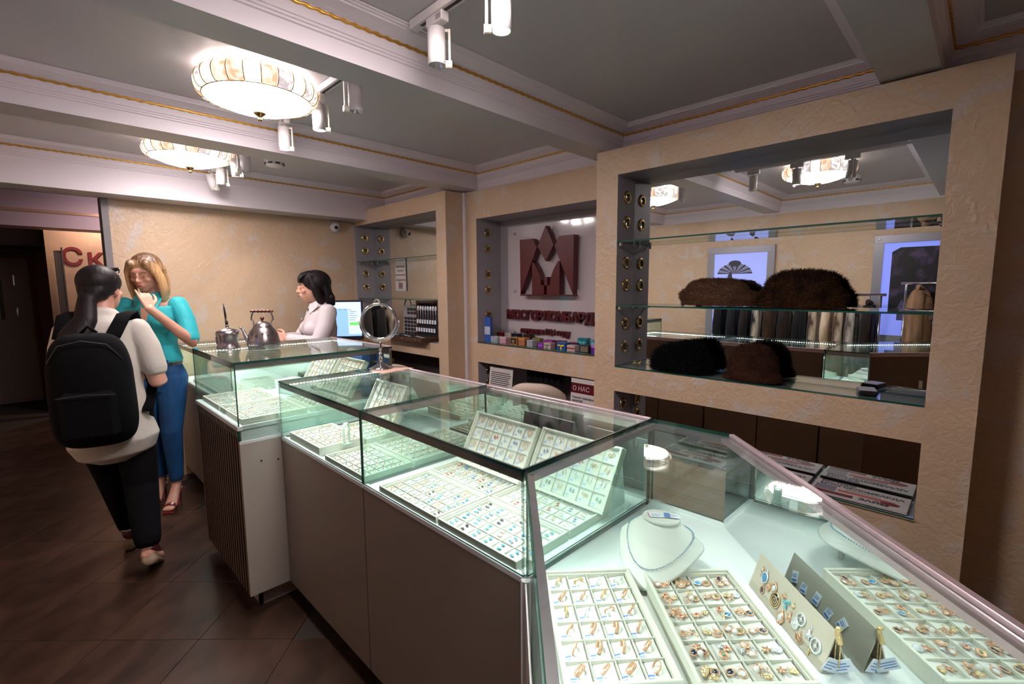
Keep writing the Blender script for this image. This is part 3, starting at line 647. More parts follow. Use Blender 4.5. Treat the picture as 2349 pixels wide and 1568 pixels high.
for k in range(15):   # pleated parasol: fan of tapering pleats
    a0, a1 = PI*(k+.06)/15, PI*(k+.94)/15; R1 = .19
    MB().prism([(0,0),(R1*math.cos(a0),R1*.62*math.sin(a0)),(R1*1.03*math.cos((a0+a1)/2),R1*.66*math.sin((a0+a1)/2)),(R1*math.cos(a1),R1*.62*math.sin(a1))], 0, .0012, 0, Tm(.0185,.42,.74) @ MYp).obj('printed_pleat', INKG if k % 2 else INKP, t)
MB().prism([(.07*math.cos(2*PI*i/14), .035*math.sin(2*PI*i/14)) for i in range(14)], 0, .002, 0, Tm(.0186,.42,.86) @ MYp).obj('printed_bow', INKP, t)
for (yy, zz, ww, hh) in ((.20,.62,.09,.05),(.17,.56,.07,.10),(.21,.42,.06,.14),(.44,.55,.05,.22),(.40,.30,.16,.24)):
    MB().prism([(yy+ww*(.5+.5*math.cos(a))*(1+.2*math.sin(3*a)), zz+hh*(.5+.5*math.sin(a))) for a in [2*PI*i/11 for i in range(11)]], 0, .0014, 0, Tm(.0186,0,0) @ MYp).obj('printed_figure', INKP, t)
t, W, Hh = lightbox('picture_light_box', 'large light box with a nearly black picture and glowing blue edges', -.30, .80, 1.00, 2.02, None, .42, (.26,.32,1.))
m, nt, b = nodes_of('dark_picture'); tc = nt.nodes.new('ShaderNodeTexCoord'); n = nt.nodes.new('ShaderNodeTexNoise'); n.inputs['Scale'].default_value = 9; n.inputs['Detail'].default_value = 8
nt.links.new(tc.outputs['Object'], n.inputs[0]); r = nt.nodes.new('ShaderNodeMapRange'); r.inputs[1].default_value = .5; r.inputs[2].default_value = .75; nt.links.new(n.outputs[0], r.inputs[0])
x_ = nt.nodes.new('ShaderNodeMix'); x_.data_type = 'RGBA'; x_.inputs['A'].default_value = (.004,.003,.008,1); x_.inputs['B'].default_value = (.10,.06,.16,1); nt.links.new(r.outputs[0], x_.inputs['Factor']); nt.links.new(x_.outputs['Result'], b.inputs['Base Color'])
pl = [(.14+.0,.30),(W-.14,.30),(W-.14,Hh-.16),(W-.20,Hh-.12),(.20,Hh-.12),(.14,Hh-.16)]
MB().prism(pl, 0, .0015, 0, Tm(.0185,0,0) @ MYp).obj('printed_picture', m, t)
for (yy, ww, hh) in ((.86,.03,.20),(.78,.05,.11),(.66,.04,.14),(.5,.07,.10),(.3,.06,.12)):
    MB().prism([(yy-ww,.22),(yy+ww,.22),(yy+ww,.22+hh*.6),(yy,.22+hh),(yy-ww,.22+hh*.6)], 0, .002, 0, Tm(.0186,0,0) @ MYp).obj('printed_tower', mat('poster_violet',(.09,.08,.20),.6), t)
def rack(lab, x, y0, y1, z):
    t = thing('garment_rack', lab, 'rack', (x,y0,0)); L = y1-y0
    MB().tube([(0,0,z),(0,L,z)], .0125, 14).obj('rail', CHROME, t, smooth=True)
    for yy in (.04, L-.04):
        MB().tube([(0,yy,.03),(0,yy,z)], .011, 12).obj('post', CHROME, t, smooth=True)
        MB().tube([(-.14,yy,.03),(.14,yy,.03)], .011, 10).obj('foot', CHROME, t, smooth=True)
rack('chrome garment rack full of fur coats before the parasol light box', -.41, .66, 2.28, 1.46)
rack('taller chrome garment rack in front of the dark picture light box', -.41, -.55, .56, 1.565)
def coat(y, z, c1, c2, th, lab, seed, wid=.105, ln=.95, nf=2500):
    m = mat('coat_fur_%d' % seed, c1, .8, noise=(6,c2,.42,.6,5,(2.2,2.2,.5)), spec=.2, sheen=.1)
    t = thing('fur_coat', lab, 'coat', (-.41,y,z), random.uniform(-.05,.05), 'fur coats on the chrome racks')
    def fn(u, v):
        zz = -.03-ln*v; k = math.sqrt(max(.02,1-(1-min(1,v*5+.02))**2)); th_ = th*.72; fold = 1+.10*math.sin(5*u+seed)*v
        return (wid*k*(1+.12*v)*fold*math.cos(u), th_*k*(1+.35*v)*fold*math.sin(u), zz+.03*abs(math.cos(u))*(0 if v > .1 else -1))
    o = fixn(blobmesh(fn, 28, 16).obj('body', m, t, smooth=True))
    for s in (-1, 1):
        MB().tube([(s*wid*.80,0,-.07),(s*(wid+.012),.006*s,-.30),(s*(wid+.02),.0,-.62)], [(.036,.034),(.042,.040),(.046,.042)], 12).obj('sleeve', m, t, smooth=True)
    MB().tube([(-.05,0,-.055),(0,.012,-.035),(.05,0,-.055)], .024, 10).obj('collar', m, t, smooth=True)
    MB().tube([(-.10,0,-.06),(-.05,0,-.035),(0,0,-.025),(.05,0,-.035),(.10,0,-.06)], .006, 8).tube([(0,0,-.025),(0,0,-.005),(.014,0,.010),(.010,0,.024),(-.004,0,.026),(-.013,0,.016)], .002, 6).obj('hanger', BLACK, t)
    fur(t, o.data, nf, .02, m, .9, seed)
K_, DB, CR, TN, WH = (.008,.008,.010), (.06,.028,.014), (.62,.50,.38), (.34,.20,.11), (.60,.55,.50)
for i, (y, z, c1, c2, th, lab) in enumerate((
 (2.16,1.46,K_,(.004,.004,.005),.055,'long black coat at the far left end of the mirrored rack'),
 (2.02,1.46,(.010,.009,.014),K_,.055,'second black coat from the left on the mirrored rack'),
 (1.88,1.46,K_,(.02,.01,.01),.055,'third black coat, next to the cream fronted one'),
 (1.755,1.46,(.55,.47,.38),K_,.035,'cream fronted coat with black edges between dark coats'),
 (1.63,1.46,DB,(.02,.01,.006),.055,'dark brown coat right of the cream fronted one'),
 (1.49,1.46,(.03,.015,.010),K_,.055,'blackish brown coat in the middle of the mirrored rack'),
 (1.35,1.46,K_,(.004,.004,.004),.05,'black coat left of the cream and black striped coat'),
 (1.22,1.46,CR,(.05,.03,.02),.045,'cream and dark striped coat under the sable hat'),
 (1.11,1.46,(.45,.30,.18),CR,.045,'honey coloured coat beside the striped coat'),
 (1.00,1.46,CR,(.08,.05,.03),.042,'second cream and dark striped coat'),
 (.90,1.46,WH,(.10,.08,.07),.045,'whitish coat with dark marks right of the striped coats'),
 (.78,1.46,(.035,.018,.010),K_,.055,'dark brown coat at the right end of the mirrored rack'),
 (.42,1.60,TN,(.20,.11,.06),.12,'tan coat on the taller rack, nearest the dark picture'),
 (.22,1.60,(.42,.27,.16),TN,.12,'light tan coat, second on the taller rack'),
 (.02,1.60,TN,(.15,.08,.05),.12,'tan coat, third on the taller rack'))):
    coat(y, z-.03, c1, c2, th, lab, 30+i)

# ------------------------------------------------------------------ showcases
def frame(p, q, z=0):
    d = Vector((q[0]-p[0], q[1]-p[1], 0)); L = d.length; d.normalize(); n = Vector((-d.y, d.x, 0))
    return Matrix(((d.x,n.x,0,p[0]),(d.y,n.y,0,p[1]),(0,0,1,z),(0,0,0,1))), L
led_bead = None
def showcase(lab, poly, types, zb, zd, zt, led, front_mat, front_edge, slats=False, g='glass showcase counters', near_panel=True, kick=.055):
    ox, oy = poly[0]; t = thing('showcase_counter', lab, 'showcase', (ox,oy,0), 0, None); I = Tm(-ox,-oy,0)
    n = len(poly); T = .006
    def ob(mb, name, mats, smooth=False):
        mb.v = [tuple(I @ Vector(v)) for v in mb.v]; return mb.obj(name, mats, t, smooth=smooth)
    # deck (platform) and top sheet
    ins = inset(poly, .007)
    ob(MB().prism(ins, zd-.018, zd), 'deck', LAMW)
    if zd > zb+.02: ob(MB().prism(inset(poly, .014), zb, zd-.018), 'plinth_board', LAMW)
    b = MB().prism(inset(poly,.0005), zt-.008, zt, 1); b.mi = [0,0]+[1]*n; ob(b, 'top_glass', [GLASS, GEDGE])
    for i in range(n):
        p, q = poly[i], poly[(i+1)%n]; M, L = frame(p, q); ty = types[i]
        if 'G' in ty:
            b = MB().box((.001,.001,zb),(L-.001,T,zt-.008),0,M); b.mi = [1,1,0,1,0,1]; ob(b, 'glass_pane', [GLASS, GEDGE if i != 3 else GEDGE])
            ob(MB().box((.004,T,zt-.021),(L-.004,T+.015,zt-.0082),0,M).box((.004,T,zt-.033),(L-.004,T+.0022,zt-.021),0,M), 'top_channel', MAUVE)
        if 'M' in ty:
            half_ = L/2
            for k in range(2):
                a = .004+k*half_; ob(MB().box((a,.002,.10),(a+half_-.008,.014,zt-.024),0,M,ch=.001), 'sliding_door', LAMBK)
            b = MB().box((.004,.0145,zd),(L-.004,.0185,zt-.022),0,M); ob(b, 'mirror_lining', MIRROR)
            ob(MB().box((.002,-.004,zt-.024),(L-.002,.016,zt-.0085),0,M,ch=.002).box((.002,.0,zt-.0082),(L-.002,.014,zt+.0025),0,M,ch=.001), 'top_rail', PINKAL)
            for xx in (.25, .75): ob(MB().box((L*xx-.012,-.002,zd+.04),(L*xx+.012,.0025,zd+.10),0,M), 'finger_pull', SILV)
        # base panels
        if 'M' not in ty:
            fm = front_mat if i == front_edge else (LAMBK if 'B' in ty else LAMS)
            if i == front_edge and slats:
                ob(MB().box((.0,.0024,.10),(L-.018,.02,zb-.002),0,M), 'backing_board', mat('matte_black',(.004,.004,.004),1.,spec=0.))
                ns = 20; sw = L/ns; sme = MB().box((0,0,0),(sw*.50,.0014,zd-.02-.10)).mesh('slat', mat('walnut_slat',(.27,.19,.125),.5,noise=(9,(.20,.13,.085),.35,.65,4,(6,6,.4)))) 
                for k in range(ns):
                    o = link('slat', sme, t); o.matrix_local = I @ M @ Tm(sw*(k+.25),.001,.10)
                ob(MB().box((-.006,-.004,zd-.019),(L+.002,.018,zd+.001),0,M,ch=.001), 'top_trim', LAMW)
            elif 'N' not in ty:
                ob(MB().box((.0015,.0,.095),(L-.0015,.016,zb-.017),0,M,ch=.001), 'front_panel' if i == front_edge else 'side_panel', fm)
                ob(MB().box((.0015,-.001,zb-.0165),(L-.0015,.018,zb-.0005),0,M,ch=.001), 'top_trim', LAMW)
        if 'N' not in ty or 'K' in ty: ob(MB().box((kick,kick,0),(L-kick,kick+.016,.095),0,M), 'toe_kick', LAMS if slats else mat('dark_kick',(.08,.06,.055),.5))
    # led rows: list of (edge index)
    for i in led:
        M, L = frame(poly[i], poly[(i+1)%n]); b = MB(); cnt = int(L/.0167); yo = .0135 if 'G' in types[i] else .029
        if 'M' in types[i]: ob(MB().box((.004,.0188,zt-.021),(L-.004,.038,zt-.0082),0,M), 'top_channel', PINKAL)
        for k in range(cnt): b.ball(M @ Vector((.012+(L-.024)*(k+.5)/cnt, yo, zt-.0235)), .0033, 6, 4)
        o = ob(b, 'led_strip', LEDM); o['kind'] = 'stuff'
        c = M @ Vector((L/2, yo+.0015, zt-.0240)); d = (M.to_3x3() @ Vector((0,.45,-1)))
        e = Vector((poly[(i+1)%n][0]-poly[i][0], poly[(i+1)%n][1]-poly[i][1], 0)).normalized(); zax = -d.normalized(); yax = zax.cross(e).normalized()
        l = bpy.data.lights.new('led_light', 'AREA'); l.shape = 'RECTANGLE'; l.size = L-.03; l.size_y = .003; l.spread = 2.3; l.energy = LEDW*L*(.45 if 'M' in types[i] else .55 if i == 0 else 1); l.color = (.90,1.,.97)
        o = bpy.data.objects.new('led_light', l); COL.objects.link(o)
        o.matrix_world = Matrix(((e.x,yax.x,zax.x,c.x),(e.y,yax.y,zax.y,c.y),(e.z,yax.z,zax.z,c.z),(0,0,0,1)))
    return t, ob
def inset(poly, d):
    n = len(poly); out = []
    for i in range(n):
        a, b, c = Vector(poly[i-1]), Vector(poly[i]), Vector(poly[(i+1)%n]); d1 = (b-a).normalized(); d2 = (c-b).normalized()
        n1 = Vector((-d1.y,d1.x)); n2 = Vector((-d2.y,d2.x)); k = (n1+n2); k = k/(k.dot(n1)); out.append(tuple(b+k*d))
    return out
R4 = lambda x0,x1,y0,y1: [(x0,y0),(x1,y0),(x1,y1),(x0,y1)]
# edges: 0 near, 1 back (seller), 2 far, 3 front (customer)
showcase('second showcase counter from the corner, carrying the round chrome mirror', R4(.795,1.42,1.567,2.368), ['GN','M','GN','G'], .84, .833, 1.115, (3,2), LAMB, 3)
showcase('showcase counter ending in the sharp corner, with the tilted earring trays', R4(.795,1.42,.757,1.563), ['GN','M','GN','G'], .84, .833, 1.115, (3,0), LAMB, 3)
tA, obA = showcase('taller showcase counter with black slatted front, carrying the teapot', R4(.612,1.42,2.372,3.148), ['G','M','G','G'], .856, .925, 1.222, (3,2), LAMB, 3, slats=True)
for x, z in ((.70,.745),(.775,.733)): MB().lathe([(0,0),(.004,0),(.004,.003),(0,.003)],10,0,Rm(PI/2,'X')).obj('screw_hole', BLACK, tA, (x-.612,.0005,z))
showcase('farthest showcase counter behind the teapot counter, beside the turquoise blouse', R4(.795,1.42,3.152,4.66), ['GN','M','GN','G'], .84, .833, 1.115, (3,2), LAMB, 3)
u = Vector((-.7071,-.7071)); F_, K2 = Vector((.797,.752)), Vector((1.425,.498)); LD = 1.35
polyD = [tuple(F_+u*LD), tuple(K2+u*LD+Vector((0,0))), tuple(K2), (1.42,.752), tuple(F_)]
tD, obD = showcase('angled corner showcase counter in the foreground with ring and pendant trays', polyD, ['G','M','GB','GN','G'], .84, .833, 1.115, (4,1), LAMB, 4)
for (a, b_) in (((.772,.742),(.797,.772)),):
    MB().prism([(.786,.757),(.797,.748),(.806,.742),(.800,.727),(.786,.729),(.779,.745)], .095, .8415).obj('corner_post', LAMW, tD, (-polyD[0][0],-polyD[0][1],0))

# ------------------------------------------------------------------ jewellery
def ring_mesh(r, w, th, m, gemm=None, gs=.003, lay=False):
    b = MB(); prof = [(r-th,-w/2),(r,-w/2),(r+th*.3,0),(r,w/2),(r-th,w/2),(r-th,-w/2)]
    b.lathe(prof, 28, 0, Rm(PI/2,'X'))
    if gemm is not None:
        g = MB().lathe([(0,-gs*.9),(gs,0),(gs*.7,gs*.5),(0,gs*.5)], 8); b.add([(x,y,z+r+gs*.6) for x,y,z in g.v], g.f, 1)
        for q in range(4): b.ball((gs*.9*math.cos(q*PI/2+.7), gs*.9*math.sin(q*PI/2+.7), r+gs*.7), gs*.25, 6, 4, 0)
    return b.mesh('ring', [m, gemm or m], True)
RINGS = [ring_mesh(.0098, w, .0012, m) for w, m in ((.003,ROSE),(.0045,ROSE),(.0065,YELL),(.002,SILV),(.0035,YELL),(.0055,ROSE))]
SRINGS = [ring_mesh(.0092, .002, .0009, m, GEMS[g], s) for m, g, s in ((ROSE,0,.003),(YELL,1,.0026),(ROSE,3,.003),(SILV,1,.0034),(ROSE,4,.0036),(YELL,6,.0028),(ROSE,1,.0024),(SILV,2,.003),(ROSE,7,.003),(YELL,5,.0036))]
def earring_mesh(kind, m, g):
    b = MB()
    for s in (-1, 1):
        x = s*.0062
        if kind == 0:   # drops
            b.tube([(x,.004*math.cos(a)+.006,.0012) if 0 else (x+.0018*math.cos(a),.007+.0032*math.sin(a),.0015) for a in [2*PI*i/12 for i in range(12)]], .00055, 5, 0, closed=True)
            b.ball((x,-.001,.0025),(.0030,.0050,.0022),10,6,1); b.tube([(x,.0035,.0018),(x,.0055,.0018)],.0009,6,0)
        elif kind == 1: # flowers
            for q in range(5): b.ball((x+.0030*math.cos(q*1.2566),.0030*math.sin(q*1.2566),.002),(.0019,.0019,.0013),8,5,1)
            b.ball((x,0,.003),.0016,8,5,0); b.tube([(x,.003,.001),(x,.0075,.001)],.0007,5,0)
        elif kind == 2: # small hoops
            b.tube([(x+.0046*math.cos(a),.0046*math.sin(a),.0018) for a in [2*PI*i/16 for i in range(16)]], .0011, 6, 0, closed=True); b.ball((x,-.0046,.003),.0014,8,5,1)
        elif kind == 3: # long bars
            b.tube([(x,-.009,.002),(x+.0006,0,.003),(x,.009,.002)],[.0013,.0010,.0007],6,0); b.ball((x,-.009,.003),.0020,8,5,1)
        elif kind == 4: # studs with twin stones
            b.ball((x,.003,.002),(.0024,.0024,.0018),10,6,1); b.ball((x,-.003,.002),(.0031,.0031,.0020),10,6,1)
            b.tube([(x+.0034*math.cos(a),-.003+.0034*math.sin(a),.0012) for a in [2*PI*i/14 for i in range(14)]], .0006, 5, 0, closed=True)
    return b.mesh('earrings', [m, g], True)
EARS = [earring_mesh(k, m, GEMS[g]) for k, m, g in ((0,ROSE,1),(1,ROSE,0),(2,YELL,1),(4,ROSE,4),(3,ROSE,8),(0,YELL,2),(4,SILV,1),(1,SILV,1),(2,ROSE,1),(4,ROSE,0),(0,ROSE,3),(3,YELL,1))]
BLUEE = [earring_mesh(k, m, GEMS[g]) for k, m, g in ((1,SILV,4),(4,ROSE,0),(4,SILV,4),(0,SILV,0),(0,ROSE,2),(4,ROSE,4),(1,ROSE,4),(0,SILV,4),(4,ROSE,1))]
def hoop_mesh(r, m): 
    b = MB()
    for s, dy in ((-1,0),(1,.004)): b.tube([(s*.003+r*math.cos(a), dy+r*math.sin(a), .0015+.0015*s+.002) for a in [2*PI*i/24 for i in range(24)]], .0008, 6, closed=True)
    return b.mesh('earrings', m, True)
HOOPS = [hoop_mesh(.011,YELL), hoop_mesh(.009,ROSE), hoop_mesh(.012,ROSE)]
def pend_mesh(kind, m, g):
    b = MB(); b.tube([(.0016*math.cos(a),.0085+.0022*math.sin(a),.0016) for a in [2*PI*i/12 for i in range(12)]], .00055, 5, 0, closed=True)
    if kind == 0: b.lathe([(0,.0028),(.0055,.0026),(.0066,.0032),(.0072,.0018),(.0066,.0004),(0,.0004)],22,0); b.ball((0,0,.0028),(.0022,.0030,.0010),8,5,1)
    elif kind == 1: b.box((-.0012,-.009,.0006),(.0012,.007,.0026),0,ch=.0004).box((-.0052,.0005,.0006),(.0052,.003,.0026),0,ch=.0004).ball((0,.0018,.0028),.0014,8,5,1)
    elif kind == 2: b.tube([(.0055*math.cos(a),.0065*math.sin(a),.0018) for a in [2*PI*i/18 for i in range(18)]], .0010, 6, 0, closed=True).ball((0,0,.0018),(.0042,.005,.0018),12,7,1)
    elif kind == 3:
        b.prism([((.0075 if i % 2 == 0 else .0032)*math.sin(2*PI*i/10), (.0075 if i % 2 == 0 else .0032)*math.cos(2*PI*i/10)) for i in range(10)][::-1], .0006, .0024, 0); b.ball((0,0,.0026),.0016,8,5,1)
    elif kind == 4:
        for s in (-1,1): b.ball((s*.0026,.0015,.002),(.0032,.0036,.0016),10,6,0)
        b.ball((0,-.0022,.002),(.0042,.0052,.0015),10,6,0); b.ball((0,.0005,.0034),.0017,8,5,1)
    elif kind == 5: b.ball((0,0,.0045),.0045,14,9,1); b.ball((0,.0048,.0042),(.0018,.0012,.0016),8,5,0)
    elif kind == 6: # openwork fan
        for q in range(7): a = (q-3)*.36; b.tube([(0,.006,.0016),(.0110*math.sin(a),.006-.0145*math.cos(a),.0016)],.0005,4,0)
        b.tube([(.0110*math.sin(a),.006-.0145*math.cos(a),.0016) for a in [(q-6)*.18 for q in range(13)]],.0009,5,0)
        b.tube([(.0060*math.sin(a),.006-.0080*math.cos(a),.0018) for a in [(q-6)*.18 for q in range(13)]],.0007,5,0)
    return b.mesh('pendant', [m, g], True)
PENDS = [pend_mesh(k, m, GEMS[g]) for k, m, g in ((0,ROSE,1),(1,ROSE,0),(2,ROSE,1),(3,SILV,1),(4,ROSE,3),(5,ROSE,8),(6,ROSE,1),(0,SILV,1),(1,YELL,1),(2,ROSE,2),(4,YELL,1),(2,SILV,0),(6,ROSE,1),(3,ROSE,5),(0,ROSE,6),(4,ROSE,1))]
ORD = ['first','second','third','fourth','fifth','sixth','seventh','eighth','ninth']
tag_me = MB().box((-.0055,-.0075,0),(.0055,.0075,.0006)).box((-.0045,.003,.0006),(.0045,.0062,.0007),1).box((-.004,-.001,.0006),(.003,.0002,.0007),1).box((-.004,-.0035,.0006),(.004,-.0025,.0007),1).mesh('price_tag', [TAGW, TAGB])
tag_me2 = MB().box((-.0055,-.0045,0),(.0055,.0045,.0005)).box((-.0045,-.0012,.0005),(.0045,.0006,.0006),1).mesh('price_tag', [mat('bluish_tag',(.55,.62,.85),.5), TAGB])
cell_cache = {}
def tray(lab, nick, W, L, nc, nr, loc, rot, items, itemname, cat, desc, pads=True, tilt=.17, jitter=.4, h=.027, multi=None, tags=True, skip=0., standing=False, rimcol=None, scale=1.):
    R = rot if isinstance(rot, (tuple, Matrix)) else (0,0,rot)
    t = thing('jewellery_tray', lab, 'tray', loc, (0,0,0)); 
    if isinstance(R, Matrix): t.rotation_euler = R.to_euler()
    else: t.rotation_euler = R
    wt = .007; b = MB().box((0,0,0),(W,L,.003)).box((0,0,.003),(W,wt,h),ch=.0012).box((0,L-wt,.003),(W,L,h),ch=.0012).box((0,wt,.003),(wt,L-wt,h),ch=.0012).box((W-wt,wt,.003),(W,L-wt,h),ch=.0012)
    # inner ledge
    b.box((wt,wt,.003),(W-wt,wt+.004,h-.006)).box((wt,L-wt-.004,.003),(W-wt,L-wt,h-.006)).box((wt,wt+.004,.003),(wt+.004,L-wt-.004,h-.006)).box((W-wt-.004,wt+.004,.003),(W-wt,L-wt-.004,h-.006))
    b.obj('rim', TRAY, t)
    i0 = wt+.004; cw, cl = (W-2*i0)/nc, (L-2*i0)/nr; dz = h-.009
    d = MB()
    for i in range(1, nc): d.box((i0+cw*i-.0008,i0,.003),(i0+cw*i+.0008,L-i0,dz))
    for j in range(1, nr): d.box((i0,i0+cl*j-.0008,.003),(W-i0,i0+cl*j+.0008,dz))
    d.obj('dividers', TRAY, t)
    key = (round(cw,5), round(cl,5), tilt, h)
    a, c = cw-.0055, cl-.0022; z0, z1 = .005, .005+a*math.tan(tilt)
    lo = h-.0150-.5*(cw-.0055)*math.tan(tilt); 
    if key not in cell_cache:
        pm = MB(); vs = [(-a/2,-c/2,.0),(a/2,-c/2,.0),(a/2,c/2,.0),(-a/2,c/2,.0),(-a/2,-c/2,lo-.003),(a/2,-c/2,lo-.003+z1-z0),(a/2,c/2,lo-.003+z1-z0),(-a/2,c/2,lo-.003)]
        pm.add(vs, [(0,3,2,1),(4,5,6,7),(0,1,5,4),(1,2,6,5),(2,3,7,6),(3,0,4,7)])
        pm.box((-a*.05,-c*.16,lo-.003+(z1-z0)*.5-.0004),(a*.05-.0+.001,c*.16,lo-.003+(z1-z0)*.5+.0003+.0004),1, Rm(0,'X'))
        cell_cache[key] = pm.mesh('pad', [PAD, mat('slit_shade',(.50,.48,.45),.8)])
    pm = cell_cache[key]
    if not pads:
        bb = MB()
    Rz = t.rotation_euler.to_matrix().to_4x4(); Mw = Tm(*loc) @ Rz
    rnd = random.Random(nick)
    for j in range(nr):
        for i in range(nc):
            cx, cy = i0+cw*(i+.5)-.0016, i0+cl*(j+.5)
            if pads: link('pad', pm, t, (cx,cy,.003))
            else: bb.add([(v.co.x+cx, v.co.y+cy, v.co.z+.003) for v in pm.vertices], [tuple(p.vertices) for p in pm.polygons])
            S = Tm(cx,cy,.0035+lo-.003+(z1-z0)*.5) @ Rm(-tilt,'Y')
            if tags:
                o = link('price_tag', tag_me2 if not standing else tag_me, t); o.matrix_local = S @ Tm(-a*.28,-c*.28,.0008) @ Rm(rnd.uniform(-.15,.15),'Z') @ Matrix.Scale(1.3 if standing else 1.1,4)
            if rnd.random() < skip: continue
            ks = 1 if not multi else rnd.randint(*multi)
            for q in range(ks):
                me = rnd.choice(items)
                o = bpy.data.objects.new(itemname, me); COL.objects.link(o)
                if standing: P = S @ Tm(a*.06,c*.08,.0060) @ Rm(rnd.choice((.9,1.1,1.3,.2,1.5,1.0)),'Z') @ Rm(rnd.uniform(.25,.85),'X')
                elif multi:
                    an = 2*PI*q/ks+rnd.uniform(-.5,.5); rr = .24 if ks > 1 else 0
                    P = S @ Tm(a*rr*math.cos(an)+a*.05,c*rr*math.sin(an),.0008+.0012*q) @ Rm(rnd.uniform(-PI,PI),'Z') @ Rm(rnd.uniform(-.25,.25),'X')
                else: P = S @ Tm(a*.08,c*.10,.0008) @ Rm(rnd.uniform(-jitter,jitter),'Z')
                o.matrix_world = Mw @ P @ Matrix.Scale(scale, 4)
                tag(o, '%s, %s row, %s column, %s' % (desc, ORD[nr-1-j], ORD[i], nick), cat, nick)
    if not pads: o = bb.obj('pads', PAD, t); o['kind'] = 'stuff'
    return t
E45 = math.radians
# foreground corner case
tray('cream tray of wedding bands nearest the sharp glass corner', 'foreground band tray', .21,.336,4,6,(.588,.463,.834),E45(-42.4),RINGS,'ring','ring','gold band ring',standing=True,tilt=.13,h=.036,scale=1.2)
tray('cream tray heaped with rose gold pendants, right of the band tray', 'foreground pendant tray', .21,.335,4,6,(.747,.295,.834),E45(-43.9),PENDS,'pendant','pendant','rose gold pendants',tilt=.13,multi=(2,4),tags=False,h=.040,scale=1.25)
# corner counter (C)
tray('tray of coloured stone rings at the glass front, left of the sharp corner', 'stone ring tray', .213,.335,5,7,(.768,1.088-.0,.849),0,SRINGS,'ring','ring','stone set ring',standing=True,tilt=.15) if 0 else None
tray('tray of coloured stone earrings left of the blue stone tray at the front', 'front left earring tray', .212,.335,5,7,(.806,1.132,.834),0,EARS[:9]+BLUEE[:2],'earrings','earrings','gem earring pair',tilt=.15,scale=1.15)
tray('tray of blue stone earrings touching the sharp front corner', 'blue stone tray', .212,.330,4,6,(.806,.792,.834),0,BLUEE,'earrings','earrings','blue stone earring pair',tilt=.15,scale=1.35)
tray('tray of gold earrings behind the front left earring tray', 'middle earring tray', .195,.335,4,7,(1.026,1.132,.834),0,EARS,'earrings','earrings','gold earring pair',tilt=.15,scale=1.15)
tray('tray of pale gold earrings behind the blue stone tray', 'inner corner earring tray', .195,.330,4,6,(1.026,.792,.834),0,EARS,'earrings','earrings','pale earring pair',tilt=.15)
def lean(y1, x, z, ang, yaw=0):   # tray standing on its long edge, leaning back towards +X; tray x axis -> -Y, tray y axis -> up the slope
    s, c = math.sin(ang), math.cos(ang); M = Matrix(((0,c,-s,0),(-1,0,0,0),(0,s,c,0),(0,0,0,1))); return (x, y1, z), Rm(yaw,'Z') @ M
for lab, nick, y1, x, z, items in (('leaning tray of hoops and drop earrings behind the front trays, left one', 'left leaning tray', 1.440, 1.165, .852, EARS+HOOPS*3), ('leaning tray of drop earrings by the angled pane, right one', 'right leaning tray', 1.103, 1.185, .85, EARS)):
    loc, R = lean(y1, x, z, math.radians(60), 0)
    tray(lab, nick, .330,.213,6,4,loc,R,items,'earrings','earrings','gold earring pair',tilt=.05,scale=1.1,h=.03)
    st = thing('tray_stand', 'white wedge stand behind the '+nick, 'stand', (1.20,y1-.30,.834)); MB().prism([(0,0),(.12,0),(.12,.02),(.095,.175),(.085,.175)], 0, .27, 0, Matrix(((1,0,0,0),(0,0,-1,.27),(0,1,0,0),(0,0,0,1)))).obj('wedge', LAMW, st); st.location.x = 1.215+.0
# second counter (B)
tray('ring tray at the glass front of the second counter, with bangle stand', 'bangle stand tray', .21,.33,5,6,(.812,1.975,.834),0,SRINGS,'ring','ring','small stone ring',tilt=.15,standing=True,tags=False,h=.04)
tray('ring tray at the glass front beside the counter joint', 'joint side ring tray', .21,.33,5,6,(.806,1.578,.834),0,SRINGS,'ring','ring','small gold ring',tilt=.15,standing=True,tags=False)
tray('ring tray in the middle of the second counter', 'middle ring tray', .19,.33,5,6,(1.03,1.578,.834),0,SRINGS,'ring','ring','slim ring',tilt=.15,standing=True,tags=False)
tray('signet ring tray near the back of the second counter', 'signet ring tray', .19,.30,4,5,(1.03,1.975,.834),0,RINGS,'ring','ring','wide ring',tilt=.15,standing=True,tags=False)
tray('small ring tray beside the seller side mirror under the chrome mirror', 'back ring tray', .155,.25,4,5,(1.235,1.60,.834),0,SRINGS,'ring','ring','tiny ring',tilt=.15,standing=True,tags=False,pads=False)
loc, R = lean(2.33, 1.225, .87, math.radians(62)); tray('leaning tray of earrings below the round chrome mirror', 'tray below the chrome mirror', .30,.20,6,4,loc,R,EARS,'earrings','earrings','small earring pair',tilt=.05,h=.03,tags=False)
# taller counter (A)
tray('earring tray at the near end of the slatted counter', 'near end tray', .30,.36,7,8,(.635,2.395,.926),0,EARS+BLUEE[5:7],'earrings','earrings','tiny earring pair',tilt=.15,tags=False,pads=False,skip=.35)
tray('earring tray at the front left of the slatted counter', 'far front tray', .30,.33,7,8,(.635,2.775,.926),0,EARS,'earrings','earrings','very small earring pair',tilt=.15,tags=False,pads=False,skip=.35)
tray('chain tray in the middle of the slatted counter', 'slatted counter middle tray', .20,.34,5,6,(.96,2.40,.926),0,SRINGS,'ring','ring','distant ring',tilt=.15,tags=False,pads=False,standing=True)
for lab, nick, y1 in (('leaning earring tray inside the slatted counter, left one', 'slatted counter left leaning tray', 3.08), ('leaning earring tray inside the slatted counter, right one', 'slatted counter right leaning tray', 2.75)):
    loc, R = lean(y1, 1.20, .945, math.radians(58)); tray(lab, nick, .30,.22,6,5,loc,R,HOOPS+EARS[:3],'earrings','earrings','far gold earring pair',tilt=.05,h=.03,tags=False,pads=False)
